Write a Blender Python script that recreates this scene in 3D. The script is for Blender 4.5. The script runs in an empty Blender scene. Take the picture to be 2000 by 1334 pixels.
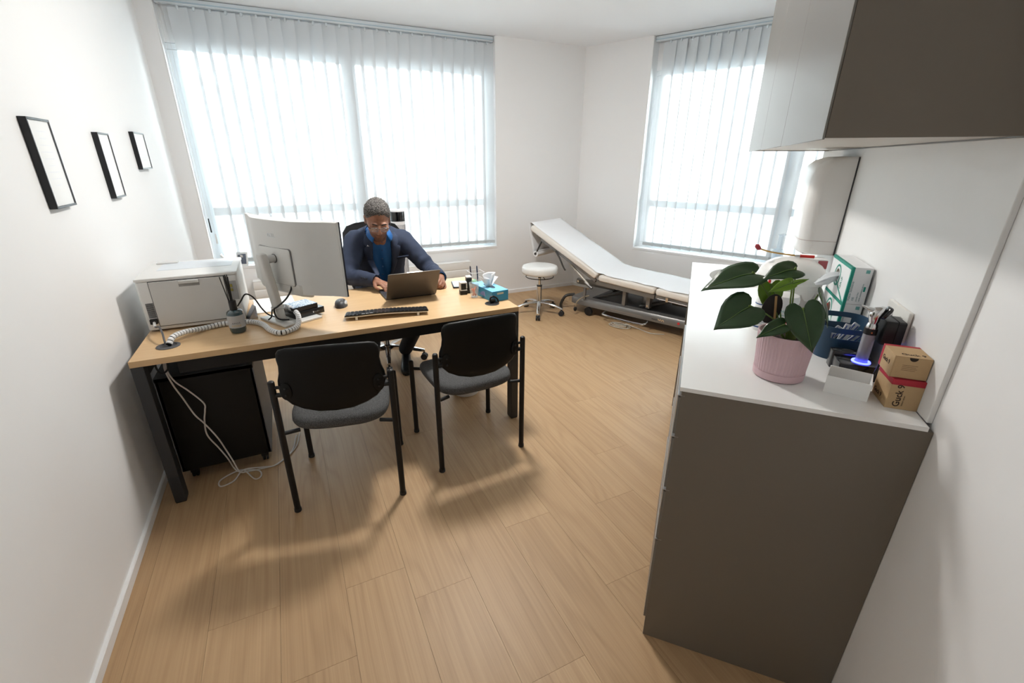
import bpy, bmesh, math, random
from mathutils import Vector, Matrix, noise
random.seed(7)
PI = math.pi
sc = bpy.context.scene
COL = sc.collection

# ------------------------------------------------------------------ camera
def look_matrix(loc, heading, pitch, roll):
    cp, sp = math.cos(pitch), math.sin(pitch)
    ch, sh = math.cos(heading), math.sin(heading)
    right = Vector((ch, -sh, 0))
    fwd = Vector((sh * cp, ch * cp, -sp))
    down = right.cross(fwd) * -1
    if down.z > 0:
        down = -down
    cr, sr = math.cos(roll), math.sin(roll)
    x = right * cr - down * sr
    y = right * sr + down * cr
    m = Matrix(((x.x, -y.x, -fwd.x, loc[0]), (x.y, -y.y, -fwd.y, loc[1]), (x.z, -y.z, -fwd.z, loc[2]), (0, 0, 0, 1)))
    return m
cam_d = bpy.data.cameras.new('camera')
cam_d.lens = 16.0; cam_d.sensor_width = 36.0; cam_d.sensor_fit = 'HORIZONTAL'
cam_d.clip_start = 0.02
cam = bpy.data.objects.new('camera', cam_d); COL.objects.link(cam)
cam.matrix_world = look_matrix((0, 0, 1.52), math.radians(25.982), math.radians(21.884), math.radians(0.275))
sc.camera = cam

# ------------------------------------------------------------------ sky and exposure
world = bpy.data.worlds.new('overcast_sky'); sc.world = world
world.use_nodes = True
SKY = 17.0; LAMP = 120.0        # overcast daylight at the windows, and the lit ceiling lamp
bg = world.node_tree.nodes['Background']
bg.inputs['Color'].default_value = (0.88, 0.95, 1.0, 1)
bg.inputs['Strength'].default_value = SKY
sc.view_settings.view_transform = 'Standard'
sc.view_settings.look = 'None'
sc.view_settings.gamma = 1.0
sc.view_settings.use_curve_mapping = False
sc.view_settings.exposure = 0.58
cy = sc.cycles
cy.use_denoising = True
cy.use_adaptive_sampling = True; cy.adaptive_threshold = 0.09; cy.adaptive_min_samples = 20
cy.use_light_tree = False
cy.max_bounces = 6; cy.diffuse_bounces = 5; cy.glossy_bounces = 4
cy.transmission_bounces = 6; cy.transparent_max_bounces = 12
cy.sample_clamp_indirect = 4.0
cy.caustics_reflective = False; cy.caustics_refractive = False

# ------------------------------------------------------------------ plan of the room (metres; the camera stands at 0, 0)
WX = -0.755                      # left wall
WY = 4.845                       # window wall
ZC = 2.65                        # ceiling
CX = 3.243                       # corner between the two window walls
W2 = Vector((0.3953, -0.9186, 0))    # along the second window wall, from the corner
W2N = Vector((0.9186, 0.3953, 0))    # out through that wall
AR = math.radians(47.11)
KO = Vector((0.884, 0.774, 0))   # front near corner of the cabinet run
KU = Vector((math.cos(AR), -math.sin(AR), 0))   # towards the wall behind the counter
KV = Vector((math.sin(AR), math.cos(AR), 0))    # along the counter, away
WU = 0.545                       # wall behind the counter, distance from the cabinet front
def kw(u, v, z=0.0):
    return KO + KU * u + KV * v + Vector((0, 0, z))
def w2(s, d, z=0.0):             # s along the second window wall, d outwards
    return Vector((CX, WY, 0)) + W2 * s + W2N * d + Vector((0, 0, z))

# light enters only through the two windows: portals guide the sampling of the sky
def portal(name, loc, sx, sz, xdir, ndir):
    ld = bpy.data.lights.new(name, 'AREA'); ld.shape = 'RECTANGLE'; ld.size = sx; ld.size_y = sz
    ld.cycles.is_portal = True
    o = bpy.data.objects.new(name, ld); COL.objects.link(o)
    x = Vector(xdir).normalized(); z = -Vector(ndir).normalized(); y = z.cross(x)
    o.matrix_world = Matrix(((x.x, y.x, z.x, loc[0]), (x.y, y.y, z.y, loc[1]), (x.z, y.z, z.z, loc[2]), (0, 0, 0, 1)))
    return o
portal('window_light_portal', (0.762, WY + 0.22, 1.45), 2.78, 1.76, (1, 0, 0), (0, -1, 0))
portal('window_light_portal', tuple(w2(1.95, 0.22, 1.45)), 2.3, 1.76, W2, -W2N)

# ------------------------------------------------------------------ helpers
def lin(c):
    def f(v):
        v /= 255.0
        return v / 12.92 if v <= 0.04045 else ((v + 0.055) / 1.055) ** 2.4
    if isinstance(c, str):
        c = tuple(int(c[i:i + 2], 16) for i in (0, 2, 4))
    return tuple(f(v) for v in c)
MATS = {}
def mat(name, c, rough=0.5, metal=0.0, spec=0.5, var=0.04, nscale=30.0, bump=0.0, bscale=200.0, coat=0.0, trans=0.0, ior=1.45, alpha=1.0, emit=None, estr=0.0, sheen=0.0):
    if name in MATS: return MATS[name]
    m = bpy.data.materials.new(name); m.use_nodes = True
    nt = m.node_tree; b = nt.nodes['Principled BSDF']
    col = lin(c)
    tc = nt.nodes.new('ShaderNodeTexCoord')
    if var > 0:
        nz = nt.nodes.new('ShaderNodeTexNoise'); nz.inputs['Scale'].default_value = nscale; nz.inputs['Detail'].default_value = 3
        nt.links.new(tc.outputs['Object'], nz.inputs['Vector'])
        mx = nt.nodes.new('ShaderNodeMix'); mx.data_type = 'RGBA'
        mx.inputs['A'].default_value = tuple(v * (1 - var) for v in col) + (1,)
        mx.inputs['B'].default_value = tuple(min(1, v * (1 + var)) for v in col) + (1,)
        nt.links.new(nz.outputs['Fac'], mx.inputs['Factor']); nt.links.new(mx.outputs['Result'], b.inputs['Base Color'])
    else:
        b.inputs['Base Color'].default_value = col + (1,)
    if bump > 0:
        nb = nt.nodes.new('ShaderNodeTexNoise'); nb.inputs['Scale'].default_value = bscale; nb.inputs['Detail'].default_value = 2
        nt.links.new(tc.outputs['Object'], nb.inputs['Vector'])
        bp = nt.nodes.new('ShaderNodeBump'); bp.inputs['Strength'].default_value = bump; bp.inputs['Distance'].default_value = 0.002
        nt.links.new(nb.outputs['Fac'], bp.inputs['Height']); nt.links.new(bp.outputs['Normal'], b.inputs['Normal'])
    b.inputs['Roughness'].default_value = rough; b.inputs['Metallic'].default_value = metal
    b.inputs['Specular IOR Level'].default_value = spec; b.inputs['Coat Weight'].default_value = coat
    b.inputs['Transmission Weight'].default_value = trans; b.inputs['IOR'].default_value = ior; b.inputs['Alpha'].default_value = alpha
    b.inputs['Sheen Weight'].default_value = sheen
    if emit is not None:
        b.inputs['Emission Color'].default_value = lin(emit) + (1,); b.inputs['Emission Strength'].default_value = estr
    MATS[name] = m
    return m

class MB:
    """collects shapes into one mesh"""
    def __init__(s): s.v = []; s.f = []; s.mi = []; s.m = 0
    def add(s, vs, fs, M=None):
        o = len(s.v)
        for p in vs:
            p = Vector(p); s.v.append(M @ p if M is not None else p)
        for f in fs: s.f.append([i + o for i in f]); s.mi.append(s.m)
        return s
    def box(s, a, b, M=None):
        x0, y0, z0 = a; x1, y1, z1 = b
        return s.add([(x0,y0,z0),(x1,y0,z0),(x1,y1,z0),(x0,y1,z0),(x0,y0,z1),(x1,y0,z1),(x1,y1,z1),(x0,y1,z1)],
                     [(0,3,2,1),(4,5,6,7),(0,1,5,4),(1,2,6,5),(2,3,7,6),(3,0,4,7)], M)
    def cbox(s, c, d, M=None):
        return s.box([c[i] - d[i] / 2 for i in range(3)], [c[i] + d[i] / 2 for i in range(3)], M)
    def rbox(s, a, b, r=0.005, seg=3, M=None, axis=2):
        """box rounded about one axis (extruded rounded rectangle) with small chamfers at both ends"""
        i, j = [(1, 2), (2, 0), (0, 1)][axis]
        lo = [min(a[k], b[k]) for k in range(3)]; hi = [max(a[k], b[k]) for k in range(3)]
        r = min(r, (hi[i] - lo[i]) / 2 * 0.999, (hi[j] - lo[j]) / 2 * 0.999)
        def ring(ins, h):
            out = []
            for cx, cy_, a0 in ((hi[i] - r, hi[j] - r, 0), (lo[i] + r, hi[j] - r, 90), (lo[i] + r, lo[j] + r, 180), (hi[i] - r, lo[j] + r, 270)):
                for k in range(seg + 1):
                    t = math.radians(a0 + 90 * k / seg); rr = r - ins
                    p = [0, 0, 0]; p[i] = cx + rr * math.cos(t); p[j] = cy_ + rr * math.sin(t); p[axis] = h
                    out.append(p)
            return out
        c = min(r * 0.45, (hi[axis] - lo[axis]) * 0.3)
        return s.loft([ring(c, lo[axis]), ring(c * 0.3, lo[axis] + c * 0.3), ring(0, lo[axis] + c), ring(0, hi[axis] - c), ring(c * 0.3, hi[axis] - c * 0.3), ring(c, hi[axis])], M=M)
    def loft(s, rings, caps=True, close=True, M=None):
        n = len(rings[0]); vs = [p for r in rings for p in r]; fs = []
        for k in range(len(rings) - 1):
            for i in range(n if close else n - 1):
                j = (i + 1) % n
                fs.append((k*n+i, k*n+j, (k+1)*n+j, (k+1)*n+i))
        if caps and close:
            fs.append(tuple(range(n))[::-1]); fs.append(tuple((len(rings)-1)*n + i for i in range(n)))
        return s.add(vs, fs, M)
    def lathe(s, prof, n=32, M=None, caps=True, sx=1.0, sy=1.0):
        rings = [[(r * sx * math.cos(2*PI*i/n), r * sy * math.sin(2*PI*i/n), z) for i in range(n)] for r, z in prof]
        return s.loft(rings, caps=caps, M=M)
    def cyl(s, p, q, r, r2=None, n=16, caps=True):
        p = Vector(p); q = Vector(q); d = (q - p); L = d.length
        M = Matrix.Translation(p) @ d.to_track_quat('Z', 'Y').to_matrix().to_4x4()
        return s.lathe([(r, 0), (r if r2 is None else r2, L)], n, M, caps)
    def tube(s, pts, r, n=8, caps=True, rad=None):
        pts = [Vector(p) for p in pts]; rings = []; up = None
        for k, p in enumerate(pts):
            t = (pts[min(k+1, len(pts)-1)] - pts[max(k-1, 0)]).normalized()
            if up is None:
                up = Vector((0,0,1)) if abs(t.z) < 0.9 else Vector((1,0,0))
            x = (up - t * up.dot(t)).normalized(); y = t.cross(x); up = x
            rr = rad[k] if rad else r
            rings.append([p + (x * math.cos(2*PI*i/n) + y * math.sin(2*PI*i/n)) * rr for i in range(n)])
        return s.loft(rings, caps=caps)
    def prism(s, poly, h0, h1, axis=2, M=None):
        def P(a, b, h):
            return [(h, a, b), (a, h, b), (a, b, h)][axis]
        n = len(poly)
        vs = [P(a, b, h0) for a, b in poly] + [P(a, b, h1) for a, b in poly]
        fs = [tuple(range(n))[::-1], tuple(range(n, 2*n))] + [(i, (i+1) % n, n + (i+1) % n, n + i) for i in range(n)]
        return s.add(vs, fs, M)
    def sphere(s, c, r, n=16, m=10, M=None):
        if not hasattr(r, '__len__'): r = (r, r, r)
        rings = []
        for k in range(1, m):
            t = PI * k / m
            rings.append([(c[0] + r[0]*math.sin(t)*math.cos(2*PI*i/n), c[1] + r[1]*math.sin(t)*math.sin(2*PI*i/n), c[2] - r[2]*math.cos(t)) for i in range(n)])
        o = len(s.v); s.loft(rings, caps=False, M=M)
        b = len(s.v); T = (lambda p: M @ Vector(p)) if M is not None else Vector
        s.v.append(T((c[0], c[1], c[2] - r[2]))); s.v.append(T((c[0], c[1], c[2] + r[2])))
        for i in range(n):
            j = (i + 1) % n
            s.f.append([o + j, o + i, b]); s.f.append([o + (m-2)*n + i, o + (m-2)*n + j, b + 1]); s.mi += [s.m, s.m]
        return s
    def torus(s, c, R, r, n=32, k=8, M=None):
        vs = []; fs = []
        for i in range(n):
            a = 2*PI*i/n
            for j in range(k):
                b = 2*PI*j/k
                vs.append((c[0] + (R + r*math.cos(b))*math.cos(a), c[1] + (R + r*math.cos(b))*math.sin(a), c[2] + r*math.sin(b)))
                fs.append((i*k+j, ((i+1)%n)*k+j, ((i+1)%n)*k+(j+1)%k, i*k+(j+1)%k))
        return s.add(vs, fs, M)
    def mesh(s, name, mats, smooth=35):
        me = bpy.data.meshes.new(name)
        me.from_pydata([tuple(p) for p in s.v], [], s.f)
        for m in (mats if isinstance(mats, (list, tuple)) else [mats]): me.materials.append(m)
        me.polygons.foreach_set('material_index', s.mi)
        bm = bmesh.new(); bm.from_mesh(me)
        bmesh.ops.recalc_face_normals(bm, faces=bm.faces); bm.to_mesh(me); bm.free()
        if smooth:
            me.polygons.foreach_set('use_smooth', [True] * len(me.polygons))
            me.set_sharp_from_angle(angle=math.radians(smooth))
        me.update()
        return me
    def obj(s, name, mats, parent=None, bevel=0.0, smooth=35, bseg=2, **kw_):
        me = s.mesh(name, mats, smooth)
        o = bpy.data.objects.new(name, me); COL.objects.link(o)
        if parent is not None: o.parent = parent
        if bevel > 0:
            b = o.modifiers.new('bevel', 'BEVEL'); b.width = bevel; b.segments = bseg; b.limit_method = 'ANGLE'; b.angle_limit = math.radians(40)
            b.harden_normals = False
        for k, v in kw_.items(): o[k] = v
        return o

def tag(o, label=None, cat=None, group=None, kind=None):
    if label: o['label'] = label
    if cat: o['category'] = cat
    if group: o['group'] = group
    if kind: o['kind'] = kind
    return o
def thing(name, label, cat, loc=(0, 0, 0), rz=0.0, group=None):
    o = bpy.data.objects.new(name, None); COL.objects.link(o)
    o.empty_display_size = 0.05; o.location = loc; o.rotation_euler = (0, 0, rz)
    return tag(o, label, cat, group)
def struct(o): o['kind'] = 'structure'; return o
def child(mesh, name, parent, loc=(0,0,0), rot=(0,0,0), scale=(1,1,1)):
    o = bpy.data.objects.new(name, mesh); COL.objects.link(o); o.parent = parent
    o.location = loc; o.rotation_euler = rot; o.scale = scale
    return o
def smoothpath(pts, k=8, closed=False):
    """Catmull-Rom through points"""
    P = [Vector(p) for p in pts]; out = []; n = len(P)
    for i in range(n - 1 if not closed else n):
        a = P[(i-1) % n] if closed or i > 0 else P[0] * 2 - P[1]
        b, c = P[i], P[(i+1) % n]
        d = P[(i+2) % n] if closed or i + 2 < n else P[-1] * 2 - P[-2]
        for j in range(k):
            t = j / k
            out.append(0.5 * ((2*b) + (c - a)*t + (2*a - 5*b + 4*c - d)*t*t + (3*b - a - 3*c + d)*t**3))
    if not closed: out.append(P[-1])
    return out
def text(name, s, size, m, parent, M, extrude=0.0003, align='LEFT', bold=0.0, space=1.0):
    cu = bpy.data.curves.new(name, 'FONT'); cu.body = s; cu.size = size; cu.extrude = extrude; cu.align_x = align; cu.offset = bold
    cu.space_character = space; cu.resolution_u = 3
    t = bpy.data.objects.new(name + '_curve', cu); COL.objects.link(t)
    dg = bpy.context.evaluated_depsgraph_get(); dg.update()
    me = bpy.data.meshes.new_from_object(t.evaluated_get(dg))
    bpy.data.objects.remove(t); bpy.data.curves.remove(cu)
    me.name = name; me.materials.clear(); me.materials.append(m)
    me.transform(M)
    o = bpy.data.objects.new(name, me); COL.objects.link(o); o.parent = parent
    return o
def frame_m(loc, x, y):
    """matrix with given x and y axes"""
    x = Vector(x).normalized(); y = Vector(y).normalized(); z = x.cross(y)
    return Matrix(((x.x, y.x, z.x, loc[0]), (x.y, y.y, z.y, loc[1]), (x.z, y.z, z.z, loc[2]), (0, 0, 0, 1)))
# ------------------------------------------------------------------ shared materials
m_wall = mat('wall_paint', (240, 240, 240), 0.85, var=0.0)
m_ceil = mat('ceiling_paint', (246, 247, 249), 0.9, var=0.0)
m_trimw = mat('white_trim', (236, 236, 236), 0.45, var=0.01)
m_pvc = mat('white_window_frame', (235, 238, 240), 0.35, var=0.01)
m_blackm = mat('black_metal', (24, 24, 25), 0.45, var=0.05, spec=0.4)
m_blackp = mat('black_plastic', (20, 20, 21), 0.4, var=0.05)
m_darkp = mat('dark_rubber', (38, 38, 40), 0.6, var=0.05)
m_chrome = mat('chrome', (214, 214, 214), 0.12, metal=1.0, var=0.02)
m_whitep = mat('white_plastic', (226, 226, 224), 0.4, var=0.012)
m_paper = mat('white_paper', (238, 238, 236), 0.9, var=0.01)

# ------------------------------------------------------------------ floor planks
def wood(name, base, dark, along='Y', scale=1.0, rough=0.45, strength=1.0, rnd=True):
    m = bpy.data.materials.new(name); m.use_nodes = True; nt = m.node_tree; N = nt.nodes; L = nt.links
    b = N['Principled BSDF']
    tc = N.new('ShaderNodeTexCoord'); mp = N.new('ShaderNodeMapping')
    if rnd:
        oi = N.new('ShaderNodeObjectInfo'); mul = N.new('ShaderNodeVectorMath'); mul.operation = 'SCALE'
        cx = N.new('ShaderNodeCombineXYZ'); L.new(oi.outputs['Random'], cx.inputs[0]); L.new(oi.outputs['Random'], cx.inputs[1]); L.new(oi.outputs['Random'], cx.inputs[2])
        L.new(cx.outputs[0], mul.inputs[0]); mul.inputs['Scale'].default_value = 37.0
        ad = N.new('ShaderNodeVectorMath'); ad.operation = 'ADD'
        L.new(tc.outputs['Object'], ad.inputs[0]); L.new(mul.outputs[0], ad.inputs[1]); L.new(ad.outputs[0], mp.inputs['Vector'])
    else:
        L.new(tc.outputs['Object'], mp.inputs['Vector'])
    s = {'Y': (1, 0.13, 1), 'X': (0.13, 1, 1)}[along]
    mp.inputs['Scale'].default_value = tuple(v * scale for v in s)
    warp = N.new('ShaderNodeTexNoise'); warp.inputs['Scale'].default_value = 3.6; warp.inputs['Detail'].default_value = 2
    L.new(mp.outputs[0], warp.inputs['Vector'])
    # growth rings: bands of a warped noise field
    mul2 = N.new('ShaderNodeMath'); mul2.operation = 'MULTIPLY'; mul2.inputs[1].default_value = 95.0
    L.new(warp.outputs['Fac'], mul2.inputs[0])
    sn = N.new('ShaderNodeMath'); sn.operation = 'SINE'; L.new(mul2.outputs[0], sn.inputs[0])
    rg = N.new('ShaderNodeMapRange'); rg.inputs['From Min'].default_value = -1; rg.inputs['From Max'].default_value = 1
    L.new(sn.outputs[0], rg.inputs['Value'])
    pw = N.new('ShaderNodeMath'); pw.operation = 'POWER'; pw.inputs[1].default_value = 2.5; L.new(rg.outputs[0], pw.inputs[0])
    fine = N.new('ShaderNodeTexNoise'); fine.inputs['Scale'].default_value = 150; fine.inputs['Detail'].default_value = 4; fine.inputs['Roughness'].default_value = 0.65
    mp2 = N.new('ShaderNodeMapping'); mp2.inputs['Scale'].default_value = tuple(v * (0.22 if v < 0.5 else 1) for v in s)
    L.new(mp.outputs[0], mp2.inputs['Vector']); L.new(mp2.outputs[0], fine.inputs['Vector'])
    big = N.new('ShaderNodeTexNoise'); big.inputs['Scale'].default_value = 2.2; L.new(mp.outputs[0], big.inputs['Vector'])
    a1 = N.new('ShaderNodeMath'); a1.operation = 'MULTIPLY'; a1.inputs[1].default_value = 0.10 * strength; L.new(pw.outputs[0], a1.inputs[0])
    a2 = N.new('ShaderNodeMath'); a2.operation = 'MULTIPLY_ADD'; a2.inputs[1].default_value = 0.52 * strength; L.new(fine.outputs['Fac'], a2.inputs[0]); L.new(a1.outputs[0], a2.inputs[2])
    a3 = N.new('ShaderNodeMath'); a3.operation = 'MULTIPLY_ADD'; a3.inputs[1].default_value = 0.30 * strength; L.new(big.outputs['Fac'], a3.inputs[0]); L.new(a2.outputs[0], a3.inputs[2])
    last = a3
    if rnd:
        a4 = N.new('ShaderNodeMath'); a4.operation = 'MULTIPLY_ADD'; a4.inputs[1].default_value = 0.06; L.new(oi.outputs['Random'], a4.inputs[0]); L.new(a3.outputs[0], a4.inputs[2]); last = a4
    mx = N.new('ShaderNodeMix'); mx.data_type = 'RGBA'; mx.inputs['A'].default_value = lin(base) + (1,); mx.inputs['B'].default_value = lin(dark) + (1,)
    L.new(last.outputs[0], mx.inputs['Factor']); L.new(mx.outputs['Result'], b.inputs['Base Color'])
    bp = N.new('ShaderNodeBump'); bp.inputs['Strength'].default_value = 0.12; bp.inputs['Distance'].default_value = 0.001
    L.new(fine.outputs['Fac'], bp.inputs['Height']); L.new(bp.outputs['Normal'], b.inputs['Normal'])
    b.inputs['Roughness'].default_value = rough; b.inputs['Specular IOR Level'].default_value = 0.4
    return m
m_floor = wood('oak_vinyl_plank', (212, 179, 138), (140, 105, 70), 'Y')
m_desk = wood('light_oak_laminate', (222, 190, 146), (178, 140, 98), 'X', 1.3, 0.42, 0.8, rnd=False)

FLOOR = [Vector((WX, -1.5)), Vector((4.62, 0.4)), Vector((4.62, 1.62)), Vector((CX, WY)), Vector((WX, WY))]
FLOOR = [(WX - 0.0, -1.52), (2.3, -1.52), (4.66, 0.2), (4.70, 1.45), (CX, WY), (WX, WY)]
def clip(poly, a, b):
    out = []
    def side(p): return (b[0]-a[0])*(p[1]-a[1]) - (b[1]-a[1])*(p[0]-a[0])
    for i in range(len(poly)):
        p, q = poly[i], poly[(i+1) % len(poly)]; sp, sq = side(p), side(q)
        if sp >= 0: out.append(p)
        if sp * sq < 0:
            t = sp / (sp - sq); out.append((p[0] + (q[0]-p[0])*t, p[1] + (q[1]-p[1])*t))
    return out
def area(p): return abs(sum(p[i][0]*p[(i+1)%len(p)][1] - p[(i+1)%len(p)][0]*p[i][1] for i in range(len(p)))) / 2
m_sub = mat('floor_underlay', (92, 70, 50), 0.9, var=0.03)
fl = MB().prism(FLOOR, -0.04, -0.006).obj('floor', m_sub, smooth=0); struct(fl)
rnd = random.Random(5)
row_off = {0: 1.245, 1: 0.80, 2: 1.418}
PWD = 0.2255; PLN = 1.52
for k in range(-6, 22):
    x0 = 0.2115 + PWD * k; off = row_off.get(k, rnd.uniform(0, PLN))
    j0 = int((-1.6 - off) // PLN)
    for j in range(j0, j0 + 7):
        y0 = off + PLN * j; y1 = y0 + PLN
        g = 0.0004
        poly = [(x0 + g, y0 + g), (x0 + PWD - g, y0 + g), (x0 + PWD - g, y1 - g), (x0 + g, y1 - g)]
        for i in range(len(FLOOR)):
            poly = clip(poly, FLOOR[i], FLOOR[(i+1) % len(FLOOR)])
            if len(poly) < 3: break
        if len(poly) < 3 or area(poly) < 0.002: continue
        cx_ = sum(p[0] for p in poly) / len(poly); cy_ = sum(p[1] for p in poly) / len(poly)
        o = MB().prism([(a - cx_, b - cy_) for a, b in poly], -0.006, 0.0).obj('plank', m_floor, fl, smooth=0)
        o.location = (cx_, cy_, 0)

# ------------------------------------------------------------------ walls and ceiling
def wall_poly(name, pts, h0, h1, m=m_wall):
    return struct(MB().prism(pts, h0, h1).obj(name, m, smooth=0))
T = 0.30
struct(MB().box((WX - 0.12, -1.7, 0), (WX, WY + T, ZC)).obj('wall_left', m_wall, smooth=0))
X0, X1, Z0, ZL = -0.639, 2.163, 0.56, 2.362
b = MB()
b.box((WX, WY, 0), (CX, WY + T, Z0)).box((WX, WY, Z0), (X0, WY + T, ZC)).box((X1, WY, Z0), (CX + 0.1, WY + T, ZC)).box((X0, WY + 0.13, ZL), (X1, WY + T, ZC))
struct(b.obj('wall_back', m_wall, smooth=0))
S0, S1, SE = 0.775, 3.05, 3.72
def w2box(b, s0, s1, d0, d1, z0, z1):
    p = [w2(s0, d0), w2(s1, d0), w2(s1, d1), w2(s0, d1)]
    return b.prism([(q.x, q.y) for q in p], z0, z1)
b = MB()
w2box(b, 0, SE, 0, T, 0, Z0); w2box(b, 0, S0, 0, T, Z0, ZC); w2box(b, S1, SE, 0, T, Z0, ZC); w2box(b, S0, S1, 0.13, T, ZL, ZC)
struct(b.obj('wall_right_window', m_wall, smooth=0))
VE = 1.725
def kpoly(*uv): return [(kw(u, v).x, kw(u, v).y) for u, v in uv]
wall_poly('wall_right', kpoly((WU, -2.9), (WU + 0.12, -2.9), (WU + 0.12, VE), (WU, VE)), 0, ZC)
e0 = w2(SE, 0.0); e1 = kw(WU + 0.1, 0.95)
dd = (e1 - e0).normalized(); nn = Vector((dd.y, -dd.x, 0)) * -0.12
wall_poly('wall_far_right', [(p.x, p.y) for p in (e0, e1, e1 + nn, e0 + nn)], 0, ZC)
wall_poly('wall_near', [(WX - 0.1, -1.64), (1.2, -1.64), (1.2, -1.52), (WX - 0.1, -1.52)], 0, ZC)
struct(MB().prism([(WX - 0.12, -1.7), (2.4, -1.7), (5.1, 0.2), (5.1, 1.6), (CX + 0.35, WY + T), (WX - 0.12, WY + T)], ZC, ZC + 0.08).obj('ceiling', m_ceil, smooth=0))
# splashback panel behind the counter, its thin edge faces the room
struct(MB().prism(kpoly((WU - 0.012, 0.02), (WU, 0.02), (WU, VE), (WU - 0.012, VE)), 0.956, 1.563).obj('trim_1', mat('splashback_white', (231, 231, 230), 0.6, var=0.01), bevel=0.002))

# baseboards
BH = 0.042; BT = 0.013
def base(name, a, c, nrm):
    a = Vector(a + (0,)); c = Vector(c + (0,)); n = Vector(nrm + (0,)).normalized()
    d = (c - a).normalized(); L = (c - a).length
    b = MB(); prof = [(0, 0), (BT, 0), (BT, BH - 0.004), (BT - 0.004, BH), (0, BH)]
    rings = [[a + d * t + n * x + Vector((0, 0, z)) for x, z in prof] for t in (0, L)]
    return struct(b.loft(rings).obj(name, m_trimw, smooth=0))
base('baseboard_left', (WX, -1.5), (WX, WY), (1, 0))
base('baseboard_back', (WX, WY), (CX, WY), (0, -1))
base('baseboard_right', (CX, WY), tuple(w2(SE, 0))[:2], tuple(-W2N)[:2])
p0 = kw(WU, -2.6); p1 = kw(WU, -0.002)
base('baseboard_near', (p0.x, p0.y), (p1.x, p1.y), tuple(-KU)[:2])

# ------------------------------------------------------------------ windows: frames, panes, handles, sills
m_glass = bpy.data.materials.new('window_glass'); m_glass.use_nodes = True
nt = m_glass.node_tree; nt.nodes.clear()
o_ = nt.nodes.new('ShaderNodeOutputMaterial'); t_ = nt.nodes.new('ShaderNodeBsdfTransparent'); g_ = nt.nodes.new('ShaderNodeBsdfGlossy'); x_ = nt.nodes.new('ShaderNodeMixShader')
t_.inputs[0].default_value = (0.93, 0.96, 0.95, 1); g_.inputs['Roughness'].default_value = 0.02
fr_ = nt.nodes.new('ShaderNodeFresnel'); fr_.inputs[0].default_value = 1.45
nt.links.new(fr_.outputs[0], x_.inputs[0]); nt.links.new(t_.outputs[0], x_.inputs[1]); nt.links.new(g_.outputs[0], x_.inputs[2]); nt.links.new(x_.outputs[0], o_.inputs[0])

def window(name, M, x0, x1, z0, z1, mull, handle_x, tz):
    """local x along the wall, y outwards, origin on the inner wall face"""
    root = bpy.data.objects.new(name, None); COL.objects.link(root); root.matrix_world = M; struct(root)
    D0, D1 = 0.15, 0.22
    def bar(n, a, c, d0=D0, d1=D1):
        return MB().box((a[0], d0, a[1]), (c[0], d1, c[1])).obj(n, m_pvc, root, bevel=0.006)
    f = 0.075
    bar('window_frame', (x0, z0), (x1, z0 + f)); bar('window_frame', (x0, z1 - f * 0.6), (x1, z1))
    bar('window_frame', (x0, z0 + f), (x0 + f, z1 - f * 0.6)); bar('window_frame', (x1 - f, z0 + f), (x1, z1 - f * 0.6))
    xs = [x0 + f] + [m for m in mull] + [x1 - f]
    for m in mull: bar('mullion', (m - 0.06, z0 + f), (m + 0.06, z1 - f * 0.6), D0 - 0.01, D1)
    for i in range(len(xs) - 1):
        a = xs[i] + (0.06 if i else 0); c = xs[i+1] - (0.06 if i + 1 < len(xs) - 1 else 0)
        bar('transom', (a, tz - 0.035), (c, tz + 0.035), D0 + 0.005, D1 - 0.01)
        for za, zb in ((z0 + f, tz - 0.035), (tz + 0.035, z1 - f * 0.6)):
            MB().box((a, 0.182, za), (c, 0.188, zb)).obj('pane', m_glass, root, smooth=0)
    # lever handle
    h = MB(); hz = 1.44
    h.rbox((handle_x - 0.014, D0 - 0.022, hz - 0.035), (handle_x + 0.014, D0 - 0.01, hz + 0.035), 0.01, axis=1)
    h.cyl((handle_x, D0 - 0.01, hz), (handle_x, D0 - 0.055, hz), 0.009)
    h.rbox((handle_x - 0.011, D0 - 0.066, hz - 0.12), (handle_x + 0.011, D0 - 0.05, hz + 0.012), 0.008, axis=2)
    h.obj('window_handle', mat('handle_grey', (150, 155, 162), 0.4, var=0.02), root)
    # sill board and the white lining of the opening
    MB().box((x0 - 0.0, -0.004, z0 - 0.002), (x1, D0 - 0.001, z0 + 0.024)).obj('window_sill', m_trimw, root, bevel=0.003)
    MB().box((x0, -0.002, z0 + 0.024), (x0 + 0.008, D0, ZC - 0.002)).obj('window_lining', m_trimw, root, bevel=0.002)
    MB().box((x1 - 0.008, -0.002, z0 + 0.024), (x1, D0, ZC - 0.002)).obj('window_lining', m_trimw, root, bevel=0.002)
    return root
window('window_1', Matrix.Translation((0, WY, 0)), X0, X1, Z0, ZL, [0.745], 0.752, 1.06)
M2 = frame_m(w2(0, 0), W2, W2N)
M2 = Matrix(((W2.x, W2N.x, 0, CX), (W2.y, W2N.y, 0, WY), (0, 0, 1, 0), (0, 0, 0, 1)))
window('window_2', M2, S0, S1, Z0, ZL, [2.19], 2.192, 1.06)

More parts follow.
